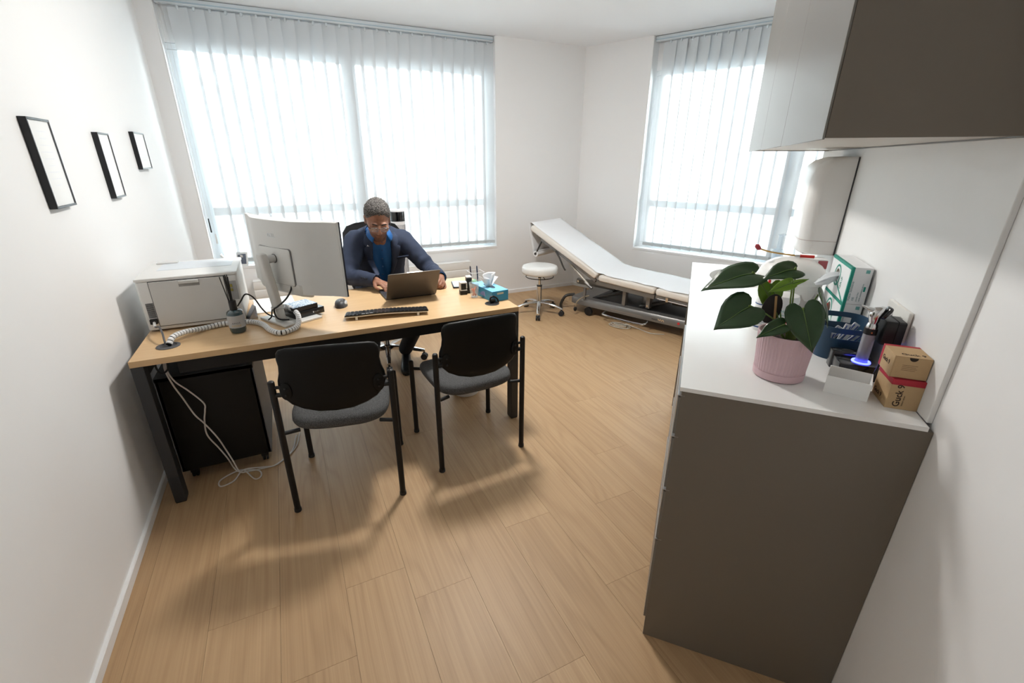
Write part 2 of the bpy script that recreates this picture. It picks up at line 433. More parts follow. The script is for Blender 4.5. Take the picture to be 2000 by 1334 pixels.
# ------------------------------------------------------------------ vertical blinds
m_vane = bpy.data.materials.new('blind_fabric'); m_vane.use_nodes = True
nt = m_vane.node_tree; nt.nodes.clear(); N = nt.nodes; L = nt.links
o_ = N.new('ShaderNodeOutputMaterial'); tr = N.new('ShaderNodeBsdfTransparent'); tl = N.new('ShaderNodeBsdfTranslucent'); df = N.new('ShaderNodeBsdfDiffuse')
wv = N.new('ShaderNodeTexNoise'); wv.inputs['Scale'].default_value = 420; tc = N.new('ShaderNodeTexCoord'); L.new(tc.outputs['Object'], wv.inputs['Vector'])
cr = N.new('ShaderNodeMix'); cr.data_type = 'RGBA'; cr.inputs['A'].default_value = (0.76, 0.79, 0.81, 1); cr.inputs['B'].default_value = (0.86, 0.89, 0.91, 1); L.new(wv.outputs['Fac'], cr.inputs['Factor'])
tl.inputs[0].default_value = (0.81, 0.84, 0.86, 1); df.inputs[0].default_value = (0.70, 0.74, 0.77, 1); tr.inputs[0].default_value = (1, 1, 1, 1)
m1 = N.new('ShaderNodeMixShader'); m1.inputs[0].default_value = 0.08; L.new(df.outputs[0], m1.inputs[1]); L.new(tl.outputs[0], m1.inputs[2])
m2_ = N.new('ShaderNodeMixShader'); m2_.inputs[0].default_value = 0.10; L.new(m1.outputs[0], m2_.inputs[1]); L.new(tr.outputs[0], m2_.inputs[2]); L.new(m2_.outputs[0], o_.inputs[0])
m_hem = mat('blind_hem', (188, 192, 194), 0.8, var=0.03)
m_rail = mat('blind_rail', (214, 222, 227), 0.35, var=0.01)

def vertical_blind(label, M, x0, x1, pitch, z0, z1, first):
    t = thing('vertical_blind', label, 'blind'); t.matrix_world = M
    MB().rbox((x0, -0.02, z1), (x1, 0.02, ZC - 0.004), 0.006, axis=0).obj('headrail', m_rail, t)
    MB().box((x0, -0.026, z1 + 0.012), (x1, -0.0205, z1 + 0.02)).obj('rail_groove', mat('rail_groove', (176, 196, 208), 0.4), t)
    Wv = 0.136; tilt = math.radians(-9)
    b = MB(); n = 6; vs = []; fs = []
    for i in range(n + 1):
        x = -Wv / 2 + Wv * i / n; y = 0.006 * math.cos(PI * x / Wv)
        for z in (0.0, z1 - 0.012 - z0): vs.append((x, y, z))
    for i in range(n): fs.append((2*i, 2*i+2, 2*i+3, 2*i+1))
    b.add(vs, fs); vane = b.mesh('vane', m_vane, 60)
    hem = MB(); vs = []; fs = []
    for i in range(n + 1):
        x = -Wv / 2 + Wv * i / n; y = 0.006 * math.cos(PI * x / Wv)
        for z in (0.0, 0.034):
            vs += [(x, y - 0.0022, z), (x, y + 0.0022, z)]
    for i in range(n):
        q = 4 * i; fs += [(q, q+4, q+6, q+2), (q+1, q+3, q+7, q+5), (q, q+1, q+5, q+4), (q+2, q+6, q+7, q+3)]
    fs += [(0, 2, 3, 1), (4*n, 4*n+1, 4*n+3, 4*n+2)]
    hem = hem.add(vs, fs).mesh('hem_weight', m_hem, 0)
    clipm = MB().rbox((-0.008, -0.006, -0.014), (0.008, 0.004, 0.012), 0.003).cyl((0, -0.001, 0.01), (0, -0.001, 0.022), 0.003).mesh('vane_clip', m_rail)
    chain = MB(); k = 0; x = first; prev = None
    rr = random.Random(3)
    while x - Wv * 0.42 > x0:
        a = tilt + math.radians(rr.uniform(-1.6, 1.6)) + (math.radians(-9) if k in (6, 15, 17) else 0)
        v = child(vane, 'vane', t, (x, 0.002, z0), (0, 0, a))
        child(hem, 'hem_weight', v, (0, 0, 0.001)); child(clipm, 'vane_clip', v, (0, 0.004, z1 - 0.012 - z0))
        if prev is not None:
            for side in (-0.012,):
                pts = [(x + (prev - x) * i / 8, side - 0.004, z0 + 0.018 - 0.012 * math.sin(PI * i / 8)) for i in range(9)]
                chain.tube(pts, 0.0011, 5)
        prev = x; k += 1; x -= pitch
    chain.obj('bead_chain', mat('chain_white', (225, 225, 222), 0.5), t)
    return t
vb1 = vertical_blind('wide vertical blind with pale translucent vanes over the window behind the desk', Matrix.Translation((0, WY + 0.05, 0)), X0 + 0.012, X1 - 0.012, 0.1075, 0.612, 2.60, 2.093)
Mb = Matrix(((W2.x, W2N.x, 0, w2(0, 0.05).x), (W2.y, W2N.y, 0, w2(0, 0.05).y), (0, 0, 1, 0), (0, 0, 0, 1)))
vb2 = vertical_blind('vertical blind with pale translucent vanes over the window beside the examination couch', Mb, S0 + 0.012, S1 - 0.012, 0.1075, 0.612, 2.60, S1 - 0.075)
# control cords with weights at the left end of the wide blind
MB().tube([(X0 + 0.035, WY + 0.018, 2.6), (X0 + 0.035, WY + 0.018, 1.02)], 0.0012, 6).obj('control_cord', m_whitep, None).parent = vb1
c_ = [o for o in COL.objects if o.name == 'control_cord'][0]; c_.location = (0, -WY - 0.05, 0)
w_ = MB().cyl((X0 + 0.035, -0.032, 1.02), (X0 + 0.035, -0.032, 0.90), 0.005, 0.006, 10).obj('cord_weight', m_darkp, vb1)
w_ = MB().cyl((X0 + 0.06, -0.03, 0.885), (X0 + 0.06, -0.03, 0.80), 0.006, 0.008, 10).cyl((X0 + 0.06, -0.03, 2.6), (X0 + 0.06, -0.03, 0.885), 0.001, 0.001, 6).obj('cord_weight', m_whitep, vb1)

# ------------------------------------------------------------------ ceiling lamp above the desk (its shadows fall towards the room)
t = thing('ceiling_lamp', 'round white ceiling lamp mounted above the desk', 'lamp', (1.05, 2.74, ZC))
MB().lathe([(0.17, 0.0), (0.175, -0.006), (0.175, -0.040), (0.168, -0.046), (0.162, -0.046)], 48).obj('housing', m_trimw, t)
m_lampd = bpy.data.materials.new('lamp_diffuser'); m_lampd.use_nodes = True
bs = m_lampd.node_tree.nodes['Principled BSDF']; bs.inputs['Base Color'].default_value = (0.9, 0.9, 0.9, 1)
bs.inputs['Emission Color'].default_value = (1.0, 0.97, 0.93, 1); bs.inputs['Emission Strength'].default_value = LAMP
MB().lathe([(0.161, -0.044), (0.161, -0.078), (0.155, -0.086), (0.001, -0.088)], 48).obj('diffuser', m_lampd, t)
# ------------------------------------------------------------------ framed certificates on the left wall
m_frame = mat('black_picture_frame', (14, 15, 20), 0.35, var=0.05)
m_print = mat('faint_grey_print', (222, 224, 232), 0.8, var=0.02)
m_fglass = mat('picture_glass', (255, 255, 255), 0.03, spec=0.6, var=0, alpha=0.12)
def certificate(label, y0, y1, z0, z1):
    t = thing('picture_frame', label, 'picture', (WX, 0, 0), 0, 'framed certificates on the left wall')
    d = 0.024; w = 0.008
    b = MB()
    b.box((0, y0, z0), (d, y0 + w, z1)).box((0, y1 - w, z0), (d, y1, z1)).box((0, y0 + w, z0), (d, y1 - w, z0 + w)).box((0, y0 + w, z1 - w), (d, y1 - w, z1))
    b.obj('frame', m_frame, t, bevel=0.0012)
    MB().box((0.002, y0 + w, z0 + w), (0.0195, y1 - w, z1 - w)).obj('certificate_sheet', m_paper, t, smooth=0)
    b = MB(); W = y1 - y0; H = z1 - z0; rr = random.Random(int(y0 * 100))
    for k in range(9):
        zz = z1 - H * (0.14 + 0.075 * k); ln = W * rr.uniform(0.25, 0.55); cy_ = (y0 + y1) / 2
        b.box((0.0196, cy_ - ln / 2, zz - 0.002), (0.0199, cy_ + ln / 2, zz))
    tag(b.obj('certificate_print', m_print, t, smooth=0), kind='stuff')
    MB().box((0.0205, y0 + w, z0 + w), (0.0222, y1 - w, z1 - w)).obj('pane', m_fglass, t, smooth=0)
certificate('tall black framed certificate on the left wall, nearest the camera', 2.25, 2.44, 1.343, 1.646)
certificate('upright black framed certificate in the middle of the three on the left wall', 2.975, 3.15, 1.328, 1.628)
certificate('small low black framed certificate nearest the window on the left wall', 3.668, 3.93, 1.448, 1.66)

# ------------------------------------------------------------------ radiator under the wide window
t = thing('radiator', 'low white panel radiator with horizontal ribs under the wide window', 'radiator', (0, 0, 0))
m_rad = mat('radiator_enamel', (236, 235, 232), 0.4, var=0.01)
RX0, RX1, RZ0, RZ1 = -0.36, 1.80, 0.13, 0.45
for k in range(4):
    z0 = RZ0 + k * (RZ1 - RZ0) / 4; z1 = z0 + (RZ1 - RZ0) / 4 - 0.004
    MB().rbox((RX0, WY - 0.10, z0), (RX1, WY - 0.075, z1), 0.008, axis=0).obj('panel', m_rad, t)
MB().box((RX0 + 0.01, WY - 0.095, RZ0 + 0.01), (RX1 - 0.01, WY - 0.03, RZ1 - 0.015)).obj('core', m_rad, t)
MB().box((RX0, WY - 0.10, RZ1 - 0.006), (RX1, WY - 0.02, RZ1 + 0.004)).obj('top_grille', m_rad, t, bevel=0.003)
for x in (RX0 + 0.3, RX1 - 0.3):
    MB().box((x - 0.02, WY - 0.03, RZ0 + 0.03), (x + 0.02, WY - 0.001, RZ1 - 0.03)).obj('wall_bracket', m_rad, t)
    MB().cyl((x + 0.1, WY - 0.06, 0), (x + 0.1, WY - 0.06, RZ0 + 0.02), 0.01).obj('pipe', m_rad, t)

# ------------------------------------------------------------------ frames on the window sill
t = thing('sill_photo_frame', 'white photo frame seen edge-on leaning on its strut on the window sill', 'photo frame', (-0.56, WY + 0.012, 0.5855))
a_ = math.radians(32)
MB().box((-0.004, -0.035, 0), (0.008, 0.035, 0.135), Matrix.Translation((0.055, 0, 0.002)) @ Matrix.Rotation(-a_, 4, 'Y')).obj('frame', m_whitep, t, bevel=0.002)
MB().box((-0.002, -0.012, 0), (0.002, 0.012, 0.085), Matrix.Translation((-0.055, 0, 0.001)) @ Matrix.Rotation(math.radians(34), 4, 'Y')).obj('strut', m_darkp, t)
t = thing('sill_photo_frame', 'small white photo frame with dark picture at the left end of the window sill', 'photo frame', (-0.42, WY + 0.015, 0.586), math.radians(-20))
M_ = Matrix.Rotation(math.radians(-14), 4, 'X')
MB().box((-0.05, 0, 0), (0.05, 0.008, 0.125), M_).obj('frame', m_whitep, t, bevel=0.002)
MB().box((-0.036, -0.001, 0.016), (0.036, 0.001, 0.108), M_).obj('picture', mat('dark_photo', (96, 104, 118), 0.4, var=0.35, nscale=60), t)
MB().box((-0.01, 0.006, 0), (0.01, 0.010, 0.10), Matrix.Translation((0, 0.035, 0)) @ Matrix.Rotation(math.radians(18), 4, 'X')).obj('strut', m_whitep, t)

# ------------------------------------------------------------------ desk
DX0, DX1, DY0, DY1, DZ = -0.677, 1.128, 2.226, 3.026, 0.733
m_leg = mat('anthracite_steel', (46, 47, 49), 0.45, var=0.04)
t = thing('desk', 'long oak-topped office desk on dark square steel legs', 'desk', ((DX0 + DX1) / 2, (DY0 + DY1) / 2, 0))
ox, oy = t.location.x, t.location.y
MB().box((DX0 - ox, DY0 - oy, DZ - 0.0275), (DX1 - ox, DY1 - oy, DZ)).obj('desk_top', m_desk, t, bevel=0.0012)
for x in (DX0 - ox, DX1 - ox - 0.045):
    for y in (DY0 - oy + 0.002, DY1 - oy - 0.062):
        lg = MB().box((x, y, 0.006), (x + 0.045, y + 0.06, DZ - 0.0275)).obj('leg', m_leg, t, bevel=0.002)
        MB().box((x + 0.002, y + 0.002, 0), (x + 0.043, y + 0.058, 0.006)).obj('foot_pad', m_blackp, lg)
    MB().box((x, DY0 - oy + 0.062, DZ - 0.0875), (x + 0.045, DY1 - oy - 0.062, DZ - 0.0275)).obj('side_rail', m_leg, t, bevel=0.002)
MB().box((-0.55 - ox, 2.38 - oy, 0.592), (DX1 - ox - 0.045, 2.42 - oy, DZ - 0.0275)).obj('beam', m_blackm, t)
MB().box((DX0 - ox + 0.045, 2.86 - oy, 0.645), (DX1 - ox - 0.045, 2.90 - oy, DZ - 0.0275)).obj('beam', m_blackm, t)
MB().box((DX0 - ox + 0.045, 2.38 - oy, 0.684), (-0.55 - ox, 2.42 - oy, DZ - 0.0275)).obj('beam_bracket', m_blackm, t)
def grommet(x, y, r, m, flap):
    b = MB().lathe([(r, 0.0), (r, 0.003), (r * 0.93, 0.0045), (r * 0.72 if not flap else r * 0.80, 0.0045), (r * 0.70 if not flap else r * 0.78, 0.001)], 40, Matrix.Translation((x - ox, y - oy, DZ)), caps=True)
    g = b.obj('cable_grommet', m); g.location = (ox, oy, 0)
    tag(g, 'round black open cable grommet at the right end of the desk' if flap else 'round grey cable grommet at the left end of the desk', 'grommet')
    if flap:
        MB().lathe([(r * 0.78, 0), (r * 0.78, 0.0012)], 40, Matrix.Translation((x - ox, y - oy, DZ + 0.0016))).obj('grommet_hole', mat('deep_black', (5, 5, 6), 0.8, var=0), g)
grommet(-0.560, 2.368, 0.046, mat('grey_plastic', (84, 85, 88), 0.5), False)
grommet(1.012, 2.345, 0.042, mat('grommet_black', (30, 30, 33), 0.5), True)

# ------------------------------------------------------------------ laser printer, its back to the room
m_prn = mat('printer_white', (222, 222, 220), 0.45, var=0.01)
m_prn2 = mat('printer_light_grey', (205, 205, 203), 0.45, var=0.01)
m_line = mat('shadow_gap', (70, 70, 72), 0.7)
px0, px1, py0, py1, pz0, pz1 = -0.675, -0.262, 2.605, 3.005, DZ + 0.008, 0.994
t = thing('printer', 'boxy white laser printer on the left end of the desk, back panel to the room', 'printer', (px0, py0, DZ))
W_, D_, H_ = px1 - px0, py1 - py0, pz1 - DZ
MB().rbox((0, 0.004, 0.008), (W_, D_, H_ - 0.016), 0.012).obj('body', m_prn, t)
MB().rbox((-0.003, 0, H_ - 0.016), (W_ + 0.004, D_, H_), 0.012).obj('top_cover', m_prn, t)
d = MB().box((0.052, -0.003, 0.028), (0.355, 0.006, H_ - 0.0185)).obj('rear_door', m_prn2, t, bevel=0.0015)
g = MB()
for a, c in (((0.0495, 0.026), (0.0515, H_ - 0.017)), ((0.3555, 0.026), (0.3575, H_ - 0.017)), ((0.0495, 0.025), (0.3575, 0.0275)), ((0.0495, H_ - 0.0182), (0.3575, H_ - 0.0165))):
    g.box((a[0], -0.0005, a[1]), (c[0], 0.006, c[1]))
g.obj('door_gap', m_line, t, smooth=0)
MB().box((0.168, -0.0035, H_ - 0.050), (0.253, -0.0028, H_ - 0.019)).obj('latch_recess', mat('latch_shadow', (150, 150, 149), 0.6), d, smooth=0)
MB().rbox((0.170, -0.012, H_ - 0.036), (0.251, -0.002, H_ - 0.020), 0.003, axis=0).obj('latch', m_prn2, d)
v = MB()
for k in range(14): v.box((0.018, 0.0005, 0.072 + k * 0.0052), (0.047, 0.0045, 0.0745 + k * 0.0052))
v.obj('vent_slots', m_line, t, smooth=0)
MB().rbox((0.018, -0.012, 0.042), (0.047, 0.006, 0.066), 0.003, axis=1).obj('power_plug', m_blackp, t)
MB().box((0.366, -0.0005, 0.120), (0.404, 0.0045, 0.215)).obj('port_recess', mat('port_recess_grey', (150, 150, 150), 0.6), t)
MB().box((0.374, -0.003, 0.185), (0.386, 0.002, 0.20)).box((0.374, -0.003, 0.165), (0.386, 0.002, 0.178)).obj('port', mat('port_brass', (150, 140, 70), 0.4, metal=0.5), t)
MB().prism([(0.17, H_ + 0.0003), (0.30, H_ + 0.0003), (0.375, H_ + 0.0004), (0.375, H_ + 0.001), (0.17, H_ + 0.001)], 0.06, W_ - 0.03, axis=0).obj('output_tray', mat('tray_bluish', (208, 214, 220), 0.35), t)
MB().rbox((0.03, D_ - 0.06, H_ - 0.001), (0.125, D_ - 0.02, H_ + 0.007), 0.004).obj('control_panel', m_prn2, t)
for x in (0.03, W_ - 0.05):
    for y in (0.03, D_ - 0.05):
        MB().box((x, y, 0), (x + 0.02, y + 0.02, 0.0085)).obj('foot', m_darkp, t)
t = thing('power_cable', 'grey cable from the printer plug into the desk grommet', 'cable')
pts = smoothpath([(-0.640, 2.592, 0.785), (-0.633, 2.560, 0.772), (-0.606, 2.505, 0.786), (-0.585, 2.44, 0.775), (-0.575, 2.395, 0.745), (-0.572, 2.385, 0.70)], 8)
MB().tube(pts, 0.0042).obj('cord', mat('grey_cord', (88, 88, 90), 0.5), t)
MB().tube(pts[:9], 0.0058).obj('strain_relief', m_whitep, t)

# ------------------------------------------------------------------ reed diffuser
t = thing('reed_diffuser', 'dark teal glass reed diffuser with black sticks in front of the printer', 'diffuser', (-0.287, 2.442, DZ))
m_teal = mat('teal_glass', (44, 66, 72), 0.08, spec=0.7, var=0.05, coat=0.6)
MB().lathe([(0.026, 0.0), (0.032, 0.003), (0.0355, 0.014), (0.0358, 0.095), (0.034, 0.104), (0.026, 0.111), (0.015, 0.114), (0.0145, 0.118)], 36).obj('bottle', m_teal, t)
MB().lathe([(0.0362, 0.030), (0.0364, 0.030), (0.0364, 0.090), (0.0362, 0.090)], 36, caps=False).obj('label_band', mat('diffuser_label', (172, 173, 174), 0.7), t)
g = MB()
for k in range(36):
    a0 = 2 * PI * k / 36
fr = lambda a: (0.0367 * math.sin(a), -0.0367 * math.cos(a))
m_ink = mat('black_ink', (28, 28, 30), 0.8); m_gold = mat('gold_ink', (196, 160, 60), 0.7)
def wrap_text(o, R):
    for vv in o.data.vertices:
        a = vv.co.x / R; r = R + vv.co.y * 0
        vv.co = Vector((r * math.sin(a), -r * math.cos(a), vv.co.z))
for s_, z, mm in (('AMOS', 0.050, m_ink), ('EVOKE', 0.037, m_gold)):
    q = text('label_lettering', s_, 0.0115, mm, t, Matrix.Translation((0, 0, z)) @ Matrix.Rotation(PI / 2, 4, 'X'), 0.0, 'CENTER', space=1.25)
    wrap_text(q, 0.0367)
MB().lathe([(0.0165, 0.114), (0.0165, 0.156), (0.0150, 0.158), (0.008, 0.158)], 28).obj('collar', m_blackp, t)
for k, (dx, dy, l) in enumerate(((-0.030, 0.004, 0.128), (-0.006, 0.006, 0.136), (-0.003, -0.002, 0.133), (0.002, 0.004, 0.131), (0.006, -0.003, 0.128), (0.001, 0.010, 0.135), (-0.010, 0.0, 0.136))):
    bx_, by_ = dx * 0.2, dy * 0.3
    MB().cyl((bx_, by_, 0.1), (bx_ + dx * 0.75, by_ + dy, 0.145 + l), 0.0022, n=8).obj('reed', m_blackp, t)

# ------------------------------------------------------------------ curved monitor seen from behind
PHI = math.radians(-57.0)
MC = Vector((-0.024, 2.545, 0))
t = thing('monitor', 'large white curved monitor seen from behind on a slim stand', 'monitor', (MC.x, MC.y, DZ), PHI)
# local x along the panel, local -y towards the camera side (back of the monitor)
m_mon = mat('monitor_white', (206, 206, 203), 0.45, var=0.01)
m_mong = mat('monitor_light', (196, 196, 194), 0.45, var=0.01)
m_bez = mat('monitor_bezel', (18, 20, 34), 0.3)
L_ = 0.362; zb, zt = 0.158, 0.515; RC = 1.5
def arc(x): return RC - math.sqrt(RC * RC - x * x)       # ends curve towards the user (+y)
def panel_ring(x, yb, yf, z0, z1):
    return [(x, yb, z0), (x, yf, z0), (x, yf, z1), (x, yb, z1)]
n = 24
b = MB(); rings = []
for i in range(n + 1):
    x = -L_ + 2 * L_ * i / n; e = abs(x) / L_
    th = 0.013 + 0.046 * (0.5 + 0.5 * math.cos(PI * min(1, max(0, e - 0.36) / 0.6)))
    y = arc(x) * 1.15
    rings.append([(x, y - th, zb + 0.004), (x, y, zb), (x, y, zt), (x, y - th, zt - 0.004)])
b.loft(rings); b.obj('back_shell', m_mon, t, smooth=50)
b = MB(); rings = []
for i in range(n + 1):
    x = -L_ * 0.999 + 2 * L_ * 0.999 * i / n; y = arc(x) * 1.15
    rings.append([(x, y + 0.0003, zb + 0.001), (x, y + 0.009, zb + 0.001), (x, y + 0.009, zt - 0.001), (x, y + 0.0003, zt - 0.001)])
b.loft(rings); sc_ = b.obj('screen', m_bez, t, smooth=50)
# lower chin of the housing, hanging a little below the panel
b = MB(); rings = []
for z, ins, yy in ((zb - 0.016, 0.03, 0.0), (zb - 0.010, 0.012, 0.006), (zb + 0.01, 0.0, 0.008), (zb + 0.05, 0.0, 0.006)):
    rings.append([(-0.20 + ins, -0.012, z), (0.20 - ins, -0.012, z), (0.15 - ins, -0.055 + ins + (0.0 if z > zb else 0.004), z), (-0.15 + ins, -0.055 + ins + (0.0 if z > zb else 0.004), z)])
MB().loft(rings).obj('housing', m_mon, t, smooth=40)
b = MB().rbox((-0.128, -0.0608, zb + 0.040), (0.128, -0.030, zb + 0.225), 0.014, axis=1); b.obj('cover_gap', mat('seam_grey', (120, 120, 121), 0.6), t, smooth=0)
MB().rbox((-0.126, -0.0625, zb + 0.042), (0.126, -0.030, zb + 0.223), 0.013, axis=1).obj('cover_plate', m_mon, t)
text('logo_lettering', 'DELL', 0.026, mat('logo_silver', (214, 218, 220), 0.25, var=0), t, Matrix.Translation((0, -0.0596, zt - 0.085)) @ Matrix.Rotation(PI / 2, 4, 'X'), 0.0006, 'CENTER', 0.0004)
MB().cyl((0, -0.064, zb + 0.17), (0, -0.115, zb + 0.17), 0.019, n=24).obj('pivot_arm', m_mong, t)
MB().torus((0, 0, 0), 0.0205, 0.0018, 24, 6, Matrix.Translation((0, -0.0645, zb + 0.17)) @ Matrix.Rotation(PI / 2, 4, 'X')).obj('pivot_ring', mat('dark_ring', (80, 80, 80), 0.5), t)
# neck: rounded column leaning slightly, on the base plate
rings = []
for z, yc, w, dth in ((0.012, -0.088, 0.027, 0.020), (0.10, -0.095, 0.0265, 0.020), (0.25, -0.112, 0.026, 0.020), (0.345, -0.124, 0.026, 0.0205), (0.358, -0.125, 0.023, 0.017), (0.364, -0.1255, 0.012, 0.009)):
    rings.append([(w * math.copysign(abs(math.cos(2*PI*i/28)) ** 0.6, math.cos(2*PI*i/28)), yc + dth * math.copysign(abs(math.sin(2*PI*i/28)) ** 0.6, math.sin(2*PI*i/28)), z) for i in range(28)])
MB().loft(rings).obj('neck', m_mon, t)
MB().torus((0, 0, 0), 0.031, 0.004, 28, 8, Matrix.Translation((0, -0.093, 0.085)) @ Matrix.Diagonal((1, 0.9, 1, 1))).obj('cable_clip', m_mong, t)
# base plate corners measured on the desk, expressed locally
inv = Matrix.Rotation(-PHI, 4, 'Z') @ Matrix.Translation((-MC.x, -MC.y, 0))
bp_ = [inv @ Vector(p) for p in ((-0.198, 2.603, 0), (-0.081, 2.398, 0), (0.097, 2.492, 0), (-0.020, 2.697, 0))]
MB().prism([(p.x, p.y) for p in bp_], 0.0, 0.012).obj('base_plate', mat('monitor_base_white', (216, 216, 213), 0.4), t, bevel=0.003)

# monitor cables
def cable(name, label, pts, r, m, k=8):
    o = MB().tube(smoothpath(pts, k), r).obj(name, m); tag(o, label, 'cable'); return o
m_cord = mat('black_cord', (16, 16, 17), 0.45)
ML = Matrix.Translation((MC.x, MC.y, DZ)) @ Matrix.Rotation(PHI, 4, 'Z')
cable('display_cable', 'black cable plugged into the right side of the monitor back', [ML @ Vector(p) for p in ((0.085, -0.052, zb + 0.04), (0.085, -0.068, zb + 0.01), (0.06, -0.085, 0.13), (0.038, -0.118, 0.10), (0.018, -0.126, 0.085), (0.020, -0.124, 0.05), (0.030, -0.11, 0.03), (0.04, -0.07, 0.019))], 0.0042, m_cord)
cable('display_cable', 'short black cable behind the monitor neck', [ML @ Vector(p) for p in ((-0.045, -0.052, zb + 0.04), (-0.040, -0.068, zb + 0.01), (-0.033, -0.085, 0.12), (-0.034, -0.105, 0.07), (-0.034, -0.116, 0.035), (-0.05, -0.125, 0.018))], 0.0036, m_cord)
cable('usb_cable', 'black cable arching from the printer to the monitor foot', [(-0.285, 2.595, 0.82), (-0.262, 2.555, 0.855), (-0.235, 2.55, 0.888), (-0.205, 2.57, 0.86), (-0.18, 2.575, 0.80), (-0.155, 2.57, 0.764), (-0.12, 2.55, 0.7505), (-0.095, 2.505, 0.7505)], 0.0036, m_cord)

# white spiral cable wrap lying on the desk
t = thing('spiral_cable_wrap', 'white slotted spiral cable wrap winding across the desk to the monitor', 'cable wrap')
sp = smoothpath([(-0.556, 2.362, 0.742), (-0.540, 2.395, 0.764), (-0.505, 2.455, 0.762), (-0.440, 2.525, 0.7475), (-0.374, 2.555, 0.7475), (-0.315, 2.556, 0.7475), (-0.237, 2.535, 0.7475), (-0.182, 2.465, 0.7475), (-0.150, 2.365, 0.7475), (-0.108, 2.300, 0.7475), (-0.062, 2.318, 0.7475), (-0.026, 2.375, 0.7475), (-0.016, 2.455, 0.772), (-0.034, 2.508, 0.790), (-0.060, 2.530, 0.803), (-0.084, 2.522, 0.812)], 10)
MB().tube(sp, 0.0112, 10).obj('bundled_cords', m_cord, t)
seg = MB(); acc = 0.0; Ltot = [0]
for i in range(1, len(sp)): Ltot.append(Ltot[-1] + (sp[i] - sp[i-1]).length)
def at_len(s_):
    for i in range(1, len(sp)):
        if Ltot[i] >= s_:
            f = (s_ - Ltot[i-1]) / max(1e-6, Ltot[i] - Ltot[i-1]); return sp[i-1].lerp(sp[i], f)
    return sp[-1]
s_ = 0.004; m_spw = mat('spiral_white', (226, 227, 228), 0.5)
while s_ + 0.0145 < Ltot[-1]:
    pp = [at_len(s_ + 0.0125 * j / 3) for j in range(4)]
    MB().tube(pp, 0.0128, 12, rad=[0.0120, 0.0130, 0.0130, 0.0120]).obj('segment', m_spw, t, smooth=60)
    s_ += 0.0160

# ------------------------------------------------------------------ black boxes on the monitor foot
ab = math.radians(28.0)
t = thing('dock_box', 'flat black dock box lying on the monitor foot', 'box', (0.116, 2.556, DZ + 0.0122), ab)
MB().rbox((-0.165, 0, 0), (0, 0.13, 0.033), 0.003).obj('case', mat('dock_black', (22, 23, 25), 0.3, coat=0.2), t)
MB().box((-0.067, -0.0006, 0.012), (-0.062, 0.0002, 0.021)).obj('badge', m_whitep, t, smooth=0)
text('badge_lettering', 'WD Black', 0.007, mat('print_grey', (150, 150, 150), 0.6), t, Matrix.Translation((-0.060, -0.0004, 0.014)) @ Matrix.Rotation(PI / 2, 4, 'X'), 0.0001)
t = thing('external_drive', 'black box with glittering blue-grey top stacked on the dock box', 'box', (0.086, 2.548, DZ + 0.0456), ab)
MB().rbox((-0.137, 0, 0), (0, 0.115, 0.024), 0.002).obj('case', m_blackp, t)
m_glit = bpy.data.materials.new('speckled_blue_top'); m_glit.use_nodes = True
N_ = m_glit.node_tree.nodes; Lk = m_glit.node_tree.links; bs = N_['Principled BSDF']
vo = N_.new('ShaderNodeTexNoise'); vo.inputs['Scale'].default_value = 130; vo.inputs['Detail'].default_value = 3; tc_ = N_.new('ShaderNodeTexCoord'); Lk.new(tc_.outputs['Object'], vo.inputs['Vector'])
rp = N_.new('ShaderNodeValToRGB'); rp.color_ramp.elements[0].position = 0.46; rp.color_ramp.elements[1].position = 0.68
rp.color_ramp.elements[0].color = lin((96, 116, 140)) + (1,); rp.color_ramp.elements[1].color = lin((225, 236, 246)) + (1,)
Lk.new(vo.outputs['Fac'], rp.inputs[0]); Lk.new(rp.outputs[0], bs.inputs['Base Color']); bs.inputs['Roughness'].default_value = 0.25
MB().rbox((-0.136, 0.001, 0.024), (-0.001, 0.114, 0.0255), 0.002).obj('patterned_lid', m_glit, t)

# ------------------------------------------------------------------ mouse and keyboard
t = thing('computer_mouse', 'dark grey wireless mouse with silver side beside the keyboard', 'mouse', (0.213, 2.668, DZ), math.radians(165))
rings = []
for k in range(9):
    u = k / 8; z = 0.038 * math.sin(PI * 0.5 * u) ** 0.8 if u > 0 else 0
    s_ = math.cos(PI * 0.5 * u) ** 0.55 if u < 1 else 0.02
    rings.append([(0.034 * s_ * math.cos(2*PI*i/28) + 0.003 * z / 0.038, 0.054 * s_ * math.sin(2*PI*i/28) - 0.010 * u, z * (1 + 0.12 * math.sin(2*PI*i/28) * (1 - u))) for i in range(28)])
mo = MB().loft(rings).obj('shell', mat('mouse_graphite', (66, 67, 70), 0.45), t, smooth=60)
MB().cyl((-0.004, 0.026, 0.030), (0.004, 0.026, 0.030), 0.011, n=20).obj('scroll_wheel', mat('wheel_steel', (150, 150, 150), 0.3, metal=0.8), t)
MB().sphere((-0.021, -0.002, 0.018), (0.013, 0.030, 0.014), 18, 10).obj('thumb_panel', mat('mouse_silver', (196, 196, 196), 0.35), t)
t = thing('keyboard', 'long dark keyboard with white underside propped on two feet', 'keyboard', (0.420, 2.405, DZ), math.radians(-10.6))
